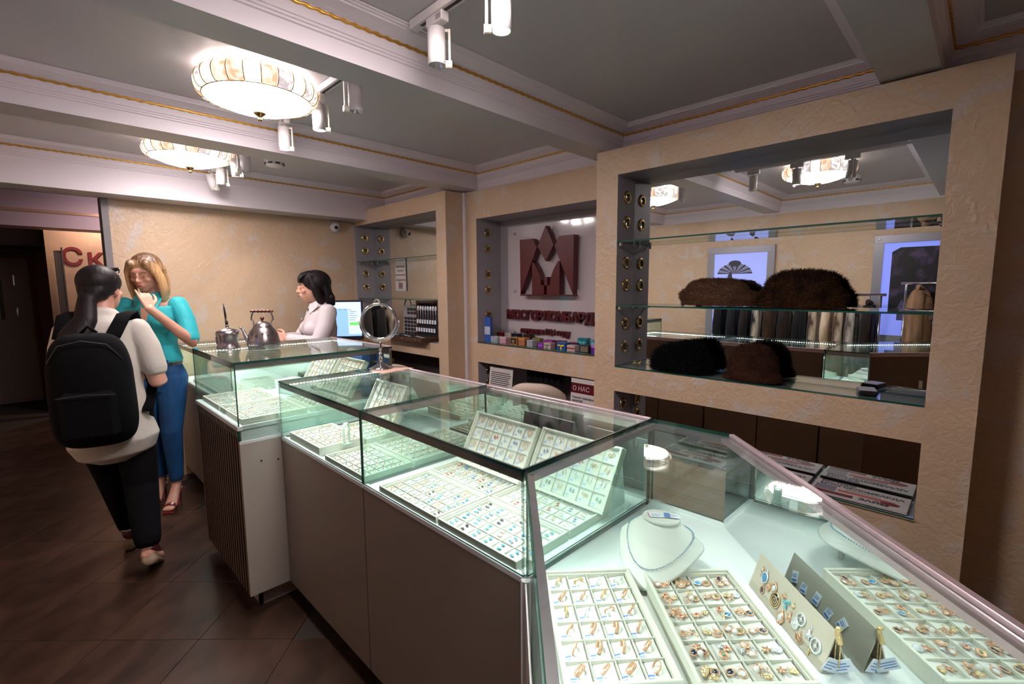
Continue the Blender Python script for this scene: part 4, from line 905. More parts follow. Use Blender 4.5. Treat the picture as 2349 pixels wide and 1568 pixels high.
bb = thing('blue_box', 'blue cardboard box at the back of the slatted counter', 'box', (1.33,2.56,.926)); MB().box((0,0,0),(.05,.13,.24),ch=.002).obj('carton', mat('blue_card',(.01,.10,.36),.45), bb); MB().box((-.001,-.001,.19),(.051,.131,.242),ch=.002).obj('lid', mat('blue_card',(.01,.10,.36),.45), bb)
wb = thing('white_box', 'white jewellery box behind the trays of the slatted counter', 'box', (1.04,2.86,.926), .3); MB().box((0,0,0),(.13,.16,.07),ch=.003).obj('carton', LAMW, wb); MB().box((-.002,-.002,.055),(.132,.162,.078),ch=.003).obj('lid', LAMW, wb)
# farthest counter
for k, (x, y) in enumerate(((.83,3.25),(.83,3.62),(.83,3.99),(1.08,3.3),(1.08,3.7))):
    tray('jewellery tray in the farthest counter, number %s from its near end' % ORD[k], 'farthest counter %s tray' % ORD[k], .21,.33,5,7,(x,y,.834),0,SRINGS if k % 2 else EARS,'ring' if k % 2 else 'earrings','ring' if k % 2 else 'earrings','far jewel',tilt=.15,tags=False,pads=False,skip=.5 if k < 3 else .75)
# bangle stands with bangles
def bangles(x, y, lab, n=1):
    st = thing('bangle_stand', lab, 'stand', (x,y,.878)); MB().tube([(-.012,0,0),(-.012,0,.075),(-.006,0,.088),(.006,0,.088),(.012,0,.075),(.012,0,0)],[(.010,.003)]*6,8,lat=(0,1,0)).box((-.02,-.016,-.006),(.02,.016,.001),ch=.002).obj('strap', mat('mint_strap',(.45,.55,.47),.5), st, smooth=False)
    for k in range(n):
        bg = MB().tube([(0,.031*math.cos(a),.031*math.sin(a)) for a in [2*PI*i/40 for i in range(40)]], .0011, 8, closed=True).obj('bangle', YELL, None, (x+.004*k+(.013 if k % 2 else -.016),y-.006,.878+.034+.006*k), (0,.12,0), smooth=True)
        tag(bg, 'thin gold bangle leaning on the '+lab.split(' ')[0]+' strap stand', 'bangle', 'gold bangles on strap stands')
bangles(.92, 1.94, 'green strap stand with thin gold bangles in the second counter', 2); bangles(1.13, 1.945, 'pale strap stand with bangles behind the green one', 2)
# tent display with pendants in the foreground case
tent = thing('tent_display', 'cream tent shaped display hung with assorted pendants, before the mirror lining', 'display', (1.162,.354,.834))
td = Vector((-.703,-.711,0)); tn = Vector((.711,-.703,0)); TL = .265; PH, PW = .082, .052
MT = Matrix(((td.x,tn.x,0,0),(td.y,tn.y,0,0),(0,0,1,0),(0,0,0,1)))
CREAM = mat('cream_board',(.60,.54,.44),.6); 
sl = math.atan2(PH, PW/2)
MB().prism([(0,0),(.0035,0),(PW/2+.001,PH-.003),(PW/2,PH)],0,TL,0,Matrix(((0,0,1,0),(1,0,0,0),(0,1,0,0),(0,0,0,1)))).obj('front_leaf', CREAM, tent).matrix_local = MT
MB().prism([(PW,0),(PW-.0035,0),(PW/2-.001,PH-.003),(PW/2,PH)][::-1],0,TL,0,Matrix(((0,0,1,0),(1,0,0,0),(0,1,0,0),(0,0,0,1)))).obj('back_leaf', CREAM, tent).matrix_local = MT
MB().box((0,.004,0),(TL,PW-.004,.002)).obj('base_leaf', CREAM, tent).matrix_local = MT
Mtent = Tm(1.162,.354,.834) @ MT
big = pend_mesh(0, YELL, GEMS[2]); spiral = MB().lathe([(0,.0005),(.0125,.0005),(.0140,.002),(.0125,.0032),(.0118,.0024),(0,.0024)],30,0).tube([((.0015+.0085*i/36)*math.cos(i*.36),(.0015+.0085*i/36)*math.sin(i*.36),.0030) for i in range(37)],.0009,6,0).lathe([(0,.0024),(.0117,.0024),(.0117,.00265),(0,.00265)],24,1).mesh('pendant', [YELL, GEMS[2]], True)
dia = MB().prism([(0,-.017),(.0105,0),(0,.015),(-.0105,0)],.0005,.0028,0).prism([(0,-.010),(.0058,0),(0,.009),(-.0058,0)],.0028,.0034,1).ball((0,-.008,.0036),.0022,8,5,0).mesh('pendant',[ROSE,GEMS[1]],True)
wheel = MB().tube([(.0095*math.cos(a),.0095*math.sin(a),.002) for a in [2*PI*i/28 for i in range(28)]],.0014,6,1,closed=True).tube([(-.0085,0,.002),(.0085,0,.002)],.0008,5,0).tube([(0,-.0085,.002),(0,.0085,.002)],.0008,5,0).ball((0,0,.0022),(.003,.003,.0018),10,6,0).mesh('pendant',[SILV,GEMS[1]],True)
blueb = MB()
for q in range(9): blueb.ball((random.uniform(-.006,.006),random.uniform(-.010,.008),.0025),(.0030,.0026,.0018),8,5,1)
blueb = blueb.mesh('pendant',[SILV,GEMS[4]],True)
TP = [(.030,.050,PENDS[1],1.1,'gold cross pendant at the far end'),(.045,.046,PENDS[11],1.5,'pendant with a dark blue stone'),(.050,.020,PENDS[9],1.,'small dark stone pendant'),(.066,.036,PENDS[4],1.,'slim rose gold figure pendant'),
 (.083,.045,PENDS[2],1.25,'oval white opal pendant'),(.098,.028,spiral,1.,'large black and gold spiral pendant'),(.118,.050,PENDS[6],.7,'small openwork drop pendant'),(.130,.010,dia,1.,'lozenge shaped filigree pendant'),
 (.131,.045,blueb,1.,'blue stone cluster pendant'),(.150,.050,PENDS[10],.7,'little gold heart pendant'),(.152,.026,PENDS[13],1.1,'gold basket shaped pendant'),(.172,.028,PENDS[7],1.3,'silver openwork pendant'),(.182,.044,wheel,1.,'round wheel pendant set with clear stones'),
 (.193,.014,PENDS[12],1.,'openwork fan pendant'),(.212,.034,PENDS[3],1.3,'silver leaf shaped pendant'),(.226,.012,PENDS[8],.9,'gold key shaped pendant'),(.236,.030,wheel,1.1,'silver hoop pendant')]
for s, h_, me, sc, d in TP:
    P = Mtent @ Tm(s, h_/math.tan(sl), h_) @ Rm(sl,'X')
    o = bpy.data.objects.new('pendant', me); COL.objects.link(o); o.matrix_world = P @ Matrix.Scale(sc*1.2, 4); tag(o, d+' on the tent display', 'pendant', 'pendants on the tent display')
# brooch and tags at the near end of the tent
o = thing('chain_clasp', 'gold chain with a bow shaped clasp hanging at the near end of the tent display', 'chain', tuple(Mtent @ Vector((TL+.004,PW/2,PH-.004))))
MB().tube([(0,0,.014),(.004,.003,.006),(0,0,-.004),(-.004,-.004,-.014)],[(.004,.006),(.0035,.005),(.005,.006),(.0045,.005)],10).obj('clasp', YELL, o, smooth=True)
b = MB()
for s in (-1,1):
    for k in range(16): b.ball((-.0015*s+.004*s-.0,.004*s,-.016-.0030*k),(.0011,.0015,.0017),6,4)
b.obj('chain', YELL, o, smooth=True); 
for k, (sx, rz) in enumerate(((TL+.008,.3),(TL+.006,-.5))):
    c = tag(MB().box((-.020,-.0004,-.014),(.020,.0004,.014)).box((-.017,-.0007,.004),(.010,-.0004,.006),1).box((-.017,-.0007,-.002),(.013,-.0004,0),1).box((-.017,-.0007,-.008),(.006,-.0004,-.006),1).obj('price_tag', [TAGW, TAGB], None, tuple(Mtent @ Vector((sx,.014+.02*k,.022-.004*k))), (.2,.5*(1-2*k),-.75+rz)), 'large paper price tag hanging at the near end of the tent, %s one' % ('front','rear')[k], 'tag')
for k, s in enumerate((.02,.055,.10,.14,.18)):
    P = Mtent @ Tm(s+.012, PW-.016+.0045, .040-.004*(k % 2)); o = bpy.data.objects.new('price_tag', tag_me); COL.objects.link(o); o.matrix_world = P @ Rm(-1.15,'X') @ Rm(.2*(k-2),'Z') @ Matrix.Scale(1.7,4); tag(o, 'blue printed price tag hanging behind the tent display', 'tag', 'tags behind the tent display')
# necklace bust
BUSTM = mat('bust_leatherette', (.66,.67,.62), .5)
nb = thing('necklace_bust', 'white necklace bust lying tilted in the corner case, two tags on its neck', 'bust', (1.090,.548,.834))
fd = Vector((-.93,-.15,0)).normalized(); sd = Vector((fd.y,-fd.x,0)); 
def bustpt(u, v):
    # v 0 neck rim -> 1 outer edge; u angle, front at u=0
    cu, su = math.cos(u), math.sin(u)
    rf = .034+.112*v if cu > 0 else .032+.050*v; rs = .044+.062*v**.7
    drop = .125-.100*(v**.75)*(.45+.55*cu) - (.012 if v > 0 else 0)*v
    if cu < 0: drop = .125-.045*v**1.2
    drop = .125-.055*v**.8-(.058*v**1.1)*max(cu,0)**1.2+.0
    f = rf*cu; s_ = rs*su*(1-.25*max(cu,0)*v)
    p = fd*f+sd*s_; return Vector((p.x, p.y, drop))
b = MB(); NU, NV = 48, 14; vs = [bustpt(2*PI*i/NU, j/NV) for j in range(NV+1) for i in range(NU)]
fs = [(j*NU+i, (j+1)*NU+i, (j+1)*NU+(i+1)%NU, j*NU+(i+1)%NU) for j in range(NV) for i in range(NU)]+[tuple(range(NU))]
b.add(vs, fs); bo = b.obj('bust', BUSTM, nb, smooth=True); so = bo.modifiers.new('s','SOLIDIFY'); so.thickness = .005; so.offset = 1
MB().lathe([(0,0),(.046,0),(.0475,.003),(.046,.006),(0,.006)],32,0,Matrix.Diagonal((.80,1.0,1,1))).obj('neck_plate', BUSTM, nb, (0,0,.1245), (0,0,math.atan2(fd.y,fd.x)), smooth=False)
MB().box((-.006,-.012,0),(.004,.012,.112),ch=.002).obj('prop_leg', BUSTM, nb, tuple(-fd*.030), (0,0,math.atan2(fd.y,fd.x)))
neck = tag(link('necklace', (lambda b: b.mesh('necklace', mat('blue_chain',(.26,.42,.58),.2,.5,coat=.6), True))((lambda b: ([b.ball(bustpt(2*PI*i/110, .50+.22*max(math.cos(2*PI*i/110),-.2))+Vector((1.090,.548,.834+.0048)), .00185, 6, 4) for i in range(110)], b)[1])(MB()))), 'thin necklace of small blue stones around the white bust', 'necklace')
for k, (dx, dy, rz, c) in enumerate(((-.006,.012,.75,0),(.016,-.020,.55,1))):
    o = tag(MB().box((-.019,-.011,0),(.019,.011,.0007)).box((-.019,-.011,.0007),((-.017 if not c else -.004),.011,.0010),1).box((-.012,.004,.0007),(.014,.0055,.0010),2).box((-.012,-.001,.0007),(.016,.0005,.0010),2).box((-.012,-.006,.0007),(.008,-.0045,.0010),2).obj('price_tag', [TAGW, mat('pink_print',(.55,.08,.20),.5) if not c else TAGB, mat('tag_ink',(.25,.28,.45),.5)], None, (1.090+dx,.548+dy,.9665+.0011*k), (0,.03,rz-PI/2)), ('white paper tag with a pink edge on the bust neck','white paper tag with a blue block on the bust neck')[k], 'tag')
# ------------------------------------------------------------------ things on the counters
ANT = mat('antique_silver', (.46,.40,.41), .28, 1., noise=(9,(.34,.29,.30),.4,.6,4,(1,1,1)))
ANTD = mat('niello_dark', (.05,.045,.06), .4, .6)
WOODR = mat('red_brown_wood', (.10,.018,.012), .25, coat=.5)
k = thing('teapot', 'engraved silver teapot with a reddish wooden handle on the taller counter', 'teapot', (.888,2.83,1.222)); k.rotation_euler = (0,0,E45(-45))
bp = [(0,.0),(.078,.0),(.080,.004),(.079,.012),(.082,.018),(.0835,.034),(.081,.048),(.074,.075),(.063,.100),(.052,.116),(.048,.120),(.049,.124),(.046,.127)]
body = MB().lathe(bp, 48).obj('body', ANT, k, smooth=True)
MB().lathe([(.048,.124),(.046,.128),(.040,.137),(.028,.146),(.012,.151),(0,.152)], 40).obj('lid', ANT, k, smooth=True)
MB().lathe([(0,.150),(.005,.151),(.004,.156),(.010,.163),(.011,.169),(.006,.176),(0,.178)], 20).obj('lid_knob', WOODR, k, smooth=True)
def dirv(a): return Vector((math.cos(a), math.sin(a), 0))
MB().tube([(-.068,0,.040),(-.092,0,.052),(-.102,0,.078),(-.108,0,.100),(-.120,0,.113)], [(.017,.013),(.014,.011),(.009,.008),(.007,.006),(.0055,.005)], 14).tube([(-.117,0,.112),(-.128,0,.117)],[.006,.004],10).obj('spout', ANT, k, smooth=True)
for s in (-1,1):
    MB().tube([(s*.046,0,.122),(s*.050,0,.150),(s*.060,0,.160),(s*.058,0,.178),(s*.052,0,.196),(s*.054,0,.205)], [(.004,.006),(.0035,.006),(.005,.006),(.0035,.006),(.004,.006),(.004,.005)], 10).obj('handle_bracket', ANT, k, smooth=True)
MB().tube([(-.062+.0062*i,0,.206) for i in range(21)], [.0075+.0016*math.cos(i*1.9) if 0 < i < 20 else .006 for i in range(21)], 14).obj('handle', WOODR, k, smooth=True)
eng = MB(); rnd = random.Random(3)
def onbody(a, z, out=.0006):
    for i in range(len(bp)-1):
        if bp[i][1] <= z <= bp[i+1][1] and bp[i+1][1] > bp[i][1]:
            r = bp[i][0]+(bp[i+1][0]-bp[i][0])*(z-bp[i][1])/(bp[i+1][1]-bp[i][1]); return Vector(((r+out)*math.cos(a),(r+out)*math.sin(a),z))
    return Vector((.08*math.cos(a), .08*math.sin(a), z))
for q in range(16):
    a0 = q*2*PI/16; zc = .072+.010*(q % 2)
    eng.tube([onbody(a0+.10*math.sin(t*2.2), zc-.022+.044*t) for t in [i/6 for i in range(7)]], .0009, 4)
    for t in range(6):
        aa = t*2*PI/6; c = onbody(a0+.05*math.cos(aa), zc+.004+.0045*math.sin(aa), .0002); eng.ball(c, (.0028,.0028,.0018), 6, 4)
for z in (.020,.044): eng.tube([onbody(2*PI*i/40, z) for i in range(40)], .0009, 4, closed=True)
for q in range(28): eng.ball(onbody(q*2*PI/28, .031, 0), (.004,.004,.0022), 6, 4)
eng.obj('engraving', ANTD, k)
pt = thing('coffee_pot', 'dented silver pot with a tall dark rod through its lid, left of the teapot', 'pot', (.748,2.965,1.222), E45(-45))
MB().lathe([(0,0),(.058,0),(.062,.003),(.057,.010),(.050,.030),(.049,.045),(.052,.062),(.056,.078),(.057,.090),(.053,.096)], 40).obj('body', ANT, pt, smooth=True)
MB().lathe([(.057,.092),(.054,.098),(.040,.107),(.020,.113),(.008,.116),(.007,.122),(.010,.127),(.007,.132),(0,.133)], 32).box((.045,-.008,.088),(.062,.008,.100),ch=.002).obj('lid', ANT, pt, smooth=True)
MB().tube([(-.056,0,.086),(-.064,0,.060),(-.062,0,.030),(-.050,0,.012)], [.004,.005,.005,.003], 10).obj('side_handle', ANT, pt, smooth=True)
MB().tube([(0,0,.130),(-.001,0,.150),(-.004,0,.158),(-.005,0,.185),(-.009,0,.225),(-.012,0,.250)], [(.006,.006),(.009,.006),(.004,.004),(.0065,.004),(.0045,.003),(.0012,.001)], 10).obj('rod', mat('dark_rod',(.05,.035,.035),.25,.5), pt, smooth=True)
# chrome round mirror
mr = thing('vanity_mirror', 'round chrome double mirror on a twisted stem on the second counter', 'mirror', (1.304,2.30,1.1155), 0)
MB().lathe([(0,.0),(.060,.0),(.062,.003),(.056,.008),(.036,.018),(.018,.028),(.012,.034),(0,.034)], 40).obj('base', CHROME, mr, smooth=True)
mr.rotation_euler = (0,0,E45(-45))
st = MB().lathe([(0,.030),(.009,.032),(.007,.040),(.010,.046)], 16)
st.tube([(.0045*math.sin(z*90),.0045*math.cos(z*90),.040+z) for z in [i*.004 for i in range(12)]], .0058, 10).tube([(-.0045*math.sin(z*90),-.0045*math.cos(z*90),.040+z) for z in [i*.004 for i in range(12)]], .0058, 10)
st.lathe([(0,.084),(.006,.086),(.005,.094),(.009,.104),(.011,.116),(.009,.128),(.005,.138),(.006,.148),(0,.15)], 16); st.obj('stem', CHROME, mr, smooth=True)
zc = .255
MB().tube([(.106*math.cos(a),0,zc+.106*math.sin(a)) for a in [PI+.0+PI*i/30 for i in range(31)]], .0045, 10).lathe([(0,0),(.006,0),(.007,.012),(0,.014)],12,0,Tm(.098,0,zc) @ Rm(PI/2,'Y')).lathe([(0,0),(.006,0),(.007,.012),(0,.014)],12,0,Tm(-.098,0,zc) @ Rm(-PI/2,'Y')).obj('yoke', CHROME, mr, smooth=True)
hd = MB().tube([(.094*math.cos(2*PI*i/60),0,.094*math.sin(2*PI*i/60)) for i in range(60)], (.0085), 14, closed=True, flat=1.3).obj('rim', CHROME, mr, (0,0,zc), smooth=True)
MB().lathe([(0,-.003),(.088,-.003),(.088,.003),(0,.003)], 48, 0, Rm(PI/2,'X')).obj('mirror_plate', mat('clean_mirror',(.9,.9,.9),.0,1.), mr, (0,0,zc)); 
hd.rotation_euler = (0,0,0)
# beige price card next to the mirror foot
o = MB().box((-.10,-.06,0),(.10,.06,.002),ch=.0008).obj('counter_mat', mat('peach_plastic',(.66,.42,.33),.3), None, (1.33,2.235,1.1158), (0,0,.12)); tag(o, 'peach coloured mat under the edge of the chrome mirror foot', 'mat')
mr.location.z = 1.1180
# ------------------------------------------------------------------ far niche: spoon case, counting device, sign
sc_ = thing('spoon_case', 'open wooden case of silver spoons with paper tags in the far niche', 'case', (2.43,3.60,1.0765), 0)
WCASE = mat('dark_case_wood',(.075,.028,.010),.3,coat=.3); VELV = mat('black_velvet',(.012,.008,.010),.9)
sc_.location = (2.435,3.42,1.077)
MB().box((-.10,0,0),(.10,.62,.035),ch=.003).box((-.085,.015,.0345),(.085,.605,.037),1).obj('case_base', [WCASE, VELV], sc_)
MB().box((.10,0,.0),(.125,.35,.355),ch=.003).box((.085,.0,.035),(.10,.018,.355)).box((.085,.332,.035),(.10,.35,.355)).box((.085,.0,.337),(.10,.35,.355)).box((.096,.018,.035),(.101,.332,.337),1).obj('case_lid', [WCASE, VELV], sc_)
MB().lathe([(0,0),(.006,0),(.006,.006),(0,.006)],10,0,Tm(-.10,.31,.025) @ Rm(-PI/2,'Y')).lathe([(0,0),(.006,0),(.006,.006),(0,.006)],10,0,Tm(-.10,.10,.025) @ Rm(-PI/2,'Y')).obj('clasp', YELL, sc_)
MB().tube([(.08,.05,.335),(.05,.07,.350),(.05,.28,.350),(.08,.30,.335)],[.012]*4,10).obj('case_roll', WCASE, sc_, smooth=True)
spm = MB().ball((0,0,.0),(.005,.017,.026),10,8).tube([(0,0,-.02),(.001,0,-.055),(0,0,-.105)],[(.003,.0022),(.0024,.0018),(.004,.002)],8).mesh('spoon', SILV, True)
tg = MB().box((-.0008,-.013,-.018),(.0008,.013,.018)).mesh('price_tag', TAGW)
for q in range(8):
    so_ = ['eighth','seventh','sixth','fifth','fourth','third','second','first'][q]
    yy = 3.42+.035+.039*q
    o = tag(link('spoon', spm, None, (2.515,yy,1.365)), so_+' silver spoon from the left in the lid of the wooden case', 'spoon', 'spoons in the wooden case')
    for r_ in range(2): o2 = tag(link('price_tag', tg, None, (2.508-.004*r_,yy+.010*r_,1.245-.075*r_), (0,.0,0)), 'small white tag on a spoon in the wooden case', 'tag', 'tags in the wooden case')
for q in range(7): tag(link('price_tag', tg, None, (2.40+.02*(q % 3),3.50+.07*q,1.1155), (0,PI/2,.4*q)), 'white tag lying in the base of the wooden spoon case', 'tag', 'tags lying in the spoon case base')
dv = thing('counting_device', 'grey device with a dark grid of keys beside the spoon case', 'device', (2.545,3.875,1.077), 0)
GRY = mat('device_grey',(.30,.30,.32),.45)
MB().box((.0,-.085,0),(.03,.155,.31),ch=.004).obj('body', GRY, dv)
for a in range(4):
    for c in range(5): MB().box((-.003,-.068+.052*a,.035+.034*c),(.0,-.028+.052*a,.060+.034*c)).obj('key', BLACK, dv)
for c in range(2):
    for a in range(3): MB().box((-.003,-.068+.052*a,.225+.034*c),(.0,-.028+.052*a,.250+.034*c)).obj('key', BLACK, dv)
la = thing('desk_magnifier', 'cream rimmed magnifying lamp behind the round chrome mirror', 'lamp', (2.43,4.30,1.077), 0)
MB().lathe([(0,0),(.05,0),(.05,.012),(0,.016)],24).obj('base', mat('cream_plastic',(.70,.66,.58),.4), la, smooth=True)
MB().tube([(0,0,.01),(0,.02,.16),(-.01,.0,.26)], .006, 10).obj('arm', SILV, la, smooth=True)
MB().tube([(-.01,.062*math.cos(2*PI*i/30),.30+.062*math.sin(2*PI*i/30)) for i in range(30)], .010, 10, closed=True).obj('ring', mat('cream_plastic',(.70,.66,.58),.4), la, smooth=True)
sg = thing('promotion_sign', 'narrow white paper sign with black print fixed to the far mirror', 'sign', (2.595,4.235,1.522))
sg.scale = (1,1.22,1); MB().box((0,-.165,0),(.002,.0,.30)).obj('sheet', mat('white_paper',(.62,.57,.55),.6), sg)
MB().box((-.0006,-.160,.295),(0,-.005,.297)).box((-.0006,-.160,.003),(0,-.005,.005)).box((-.0006,-.160,.003),(0,-.158,.297)).box((-.0006,-.007,.003),(0,-.005,.297)).obj('printed_border', mat('printed_ink',(.06,.05,.07),.6), sg)
for s_, z, sz in (('ПРИ НОВОЙ',.232,.020),('ПОКУПКЕ',.192,.018),('ДИСКОНТНАЯ КАРТА',.152,.0150),('«ПОДАРОК»',.098,.026)):
    me = text_mesh(s_, sz, .0003, .0004, 'CENTER'); me.materials.clear(); me.materials.append(mat('printed_ink',(.06,.05,.07),.6)); o = link('printed_text', me, sg); o.matrix_local = Tm(-.0008,-.0825,z) @ MY
MB().box((-.0012,-.112,.02),(0,-.052,.085)).box((-.0016,-.100,.045),(-.0011,-.060,.060),1).obj('printed_card', [mat('card_grey',(.20,.22,.24),.5), REDI], sg)
# niche work shelf of the far unit, dark storage and chair below
bk = thing('storage_box', 'dark document box under the far niche ledge', 'box', (2.46,3.33,.60)); MB().box((0,0,0),(.10,.36,.10),ch=.004).box((-.004,.0,.10),(.10,.36,.125),ch=.003).obj('carton', BLACK, bk); MB().box((-.002,.05,.03),(0,.20,.07)).obj('label', TAGW, bk)
bk2 = thing('storage_box', 'light cased box under the dark document box in the far unit', 'box', (2.46,3.33,.25)); MB().box((0,0,0),(.10,.36,.33),ch=.004).obj('carton', mat('dim_card',(.22,.20,.19),.6), bk2)
struct(MB().box((2.44,3.29,.585),(2.568,4.64,.60)).obj('trim_16', NICHE))
# monitor on a small desk
dk = thing('desk', 'small brown work desk behind the saleswoman', 'desk', (1.86,3.95,0)); MB().box((0,0,.86),(.52,.71,.885),ch=.002).obj('desktop', LAMBK, dk)
for x in (.0,.50): MB().box((x,.02,0),(x+.02,.69,.86),ch=.001).obj('side_panel', LAMBK, dk)
mo = thing('monitor', 'black framed computer monitor showing a pale blue page', 'monitor', (2.00,4.25,.8855), E45(-35))
MB().box((-.12,-.07,0),(.12,.09,.012),ch=.004).box((-.025,.02,.012),(.025,.05,.24),ch=.003).obj('stand', BLACK, mo)
MB().box((-.21,-.0,.185),(.21,.03,.555),ch=.005).obj('bezel', BLACK, mo)
scr = MB().box((-.196,-.0015,.222),(.196,.0,.540)).obj('screen', mat('lit_screen',(.3,.5,.8),.3,emit=(.24,.46,.88),es=.7), mo)
LW = mat('screen_white',(.6,.7,.8),.4,emit=(.55,.68,.92),es=.7)
MB().box((-.194,-.003,.48),(.194,-.0015,.538)).box((.08,-.003,.24),(.194,-.0015,.48)).obj('page_header', LW, mo)
MB().box((.09,-.0045,.325),(.18,-.003,.350)).obj('green_button', mat('screen_green',(.1,.6,.1),.4,emit=(.08,.62,.06),es=1.), mo)
for q in range(7): MB().box((-.18+.045*q,-.0045,.466),(-.162+.045*q,-.003,.472)).obj('toolbar_icon', mat('screen_red',(.5,.1,.15),.4,emit=(.45,.08,.18),es=.6) if q == 3 else mat('screen_dark',(.1,.15,.3),.4,emit=(.15,.22,.40),es=.6), mo)
for q in range(5): MB().box((.09,-.0045,.37+.020*q),(.09+.05+.012*(q % 3),-.003,.375+.020*q)).obj('text_line', mat('screen_dark',(.1,.15,.3),.4), mo)
MB().box((-.008,-.002,.196),(.008,-.0005,.208)).obj('power_mark', mat('screen_blue_mark',(.1,.4,.8),.4), mo)
CHL = mat('beige_leather', (.50,.38,.31), .5)
def chair(x, y, rz, lab, cx=None):
    t = thing('office_chair', lab, 'chair', (x,y,0), rz)
    b = MB(); vs = []; n, m = 17, 9
    for s in range(2):
        for j in range(m):
            for i in range(n):
                a = (i/(n-1)-.5)*2; v = j/(m-1); X = a*.20*(1-.10*v**3); Y = .19-.05*a*a+(.03 if s else 0)*(1-abs(a)**4*.7)*(1-.0*v)-.0; Z = .55+.43*v-.07*v*abs(a)**3
                vs.append((X, Y+.04*v, Z))
    fs = []
    for j in range(m-1):
        for i in range(n-1):
            q = j*n+i; fs.append((q,q+1,q+n+1,q+n)); q += n*m; fs.append((q,q+n,q+n+1,q+1))
    N = n*m
    for i in range(n-1): fs.append((i, N+i, N+i+1, i+1)); q = (m-1)*n+i; fs.append((q, q+1, N+q+1, N+q))
    for j in range(m-1): q = j*n; fs.append((q, q+n, N+q+n, N+q)); q = j*n+n-1; fs.append((q, N+q, N+q+n, q+n))
    b.add(vs, fs); o = b.obj('backrest', CHL, t, smooth=True)
    MB().tube([(0,.24,.5),(0,.25,.66)],[(.02,.01)]*2,8).obj('back_support', BLACK, t)
    MB().box((-.22,-.22,.44),(.22,.20,.52),ch=.03).obj('seat', CHL, t, smooth=False)
    MB().tube([(0,0,.10),(0,0,.44)],.025,14).obj('gas_column', BLACK, t, smooth=True)
    for q in range(5):
        a = 2*PI*q/5; MB().tube([(0,0,.11),(.26*math.cos(a),.26*math.sin(a),.07)],[.02,.013],8).ball((.26*math.cos(a),.26*math.sin(a),.03),.03,10,8,1).obj('leg', [CHROME, BLACK], t)
chair(2.29,1.98,E45(115),'beige leather office chair below the logo, its curved backrest in view')
chair(2.12,3.20,E45(105),'second beige office chair, half hidden behind the chrome mirror stand')
# ------------------------------------------------------------------ people
SKIN = mat('skin', (.62,.34,.245), .5, noise=(8,(.56,.27,.20),.4,.65,3,(1,1,1)), sss=.15)
LIPS = mat('lips', (.36,.09,.08), .4); EYEW = mat('eye_white', (.55,.52,.50), .3); IRIS = mat('iris', (.02,.015,.012), .2)
def remesh(mb, voxel, smooth_it, name, m, parent, factor=.5):
    me = mb.mesh('tmp', m); o = bpy.data.objects.new('tmp', me); COL.objects.link(o)
    r = o.modifiers.new('r','REMESH'); r.mode = 'VOXEL'; r.voxel_size = voxel; r.use_smooth_shade = True
    s = o.modifiers.new('s','SMOOTH'); s.iterations = smooth_it; s.factor = factor
    bpy.context.view_layer.update(); dg = bpy.context.evaluated_depsgraph_get(); out = bpy.data.meshes.new_from_object(o.evaluated_get(dg)); out.name = name
    bpy.data.objects.remove(o); out.materials.clear(); out.materials.append(m); out.polygons.foreach_set('use_smooth', [True]*len(out.polygons))
    return link(name, out, parent)
def limb(b, pts, rs, seg=16, lat=None):
    """closed rounded tube through pts, smooth caps"""
    P = [Vector(p) for p in pts]; out = []; R_ = []
    for i in range(len(P)-1):
        for k in range(4): t = k/4; out.append(P[i].lerp(P[i+1], t)); ra = rs[i] if isinstance(rs[i], tuple) else (rs[i],)*2; rb = rs[i+1] if isinstance(rs[i+1], tuple) else (rs[i+1],)*2; R_.append((ra[0]+(rb[0]-ra[0])*t, ra[1]+(rb[1]-ra[1])*t))
    out.append(P[-1]); R_.append(rs[-1] if isinstance(rs[-1], tuple) else (rs[-1],)*2)
    d0 = (out[0]-out[1]).normalized(); d1 = (out[-1]-out[-2]).normalized()
    m0, m1 = min(R_[0]), min(R_[-1])
    out = [out[0]+d0*m0*.8, out[0]+d0*m0*.5]+out+[out[-1]+d1*m1*.5, out[-1]+d1*m1*.8]
    R_ = [(R_[0][0]*.45,R_[0][1]*.45),(R_[0][0]*.85,R_[0][1]*.85)]+R_+[(R_[-1][0]*.85,R_[-1][1]*.85),(R_[-1][0]*.45,R_[-1][1]*.45)]
    b.tube(out, R_, seg, lat=lat); return b
def head(b, H, s=1.):
    """H: matrix of the head centre (x right, y forward, z up)"""
    S = lambda r: tuple(a*s for a in r)
    R3 = H.to_3x3().to_4x4()
    def el(c, r): b.ball(H @ (Vector(c)*s), S(r), 20, 14, 0, R3)
    el((0,-.012,.030),(.076,.094,.088)); el((0,.020,-.030),(.060,.070,.078)); el((0,.042,-.078),(.032,.036,.030)); el((0,.070,.018),(.050,.022,.040))
    el((0,.078,-.048),(.030,.018,.028)); el((0,.101,-.014),(.0095,.018,.016)); el((0,.094,.006),(.0075,.012,.024)); el((.010,.095,-.020),(.007,.009,.007)); el((-.010,.095,-.020),(.007,.009,.007))
    for q in (-1,1):
        el((q*.030,.072,.028),(.020,.014,.008)); el((q*.038,.064,-.016),(.022,.020,.020)); el((q*.073,-.006,-.006),(.008,.017,.028))
    el((0,.090,-.046),(.020,.012,.0065)); el((0,.088,-.056),(.018,.013,.007))
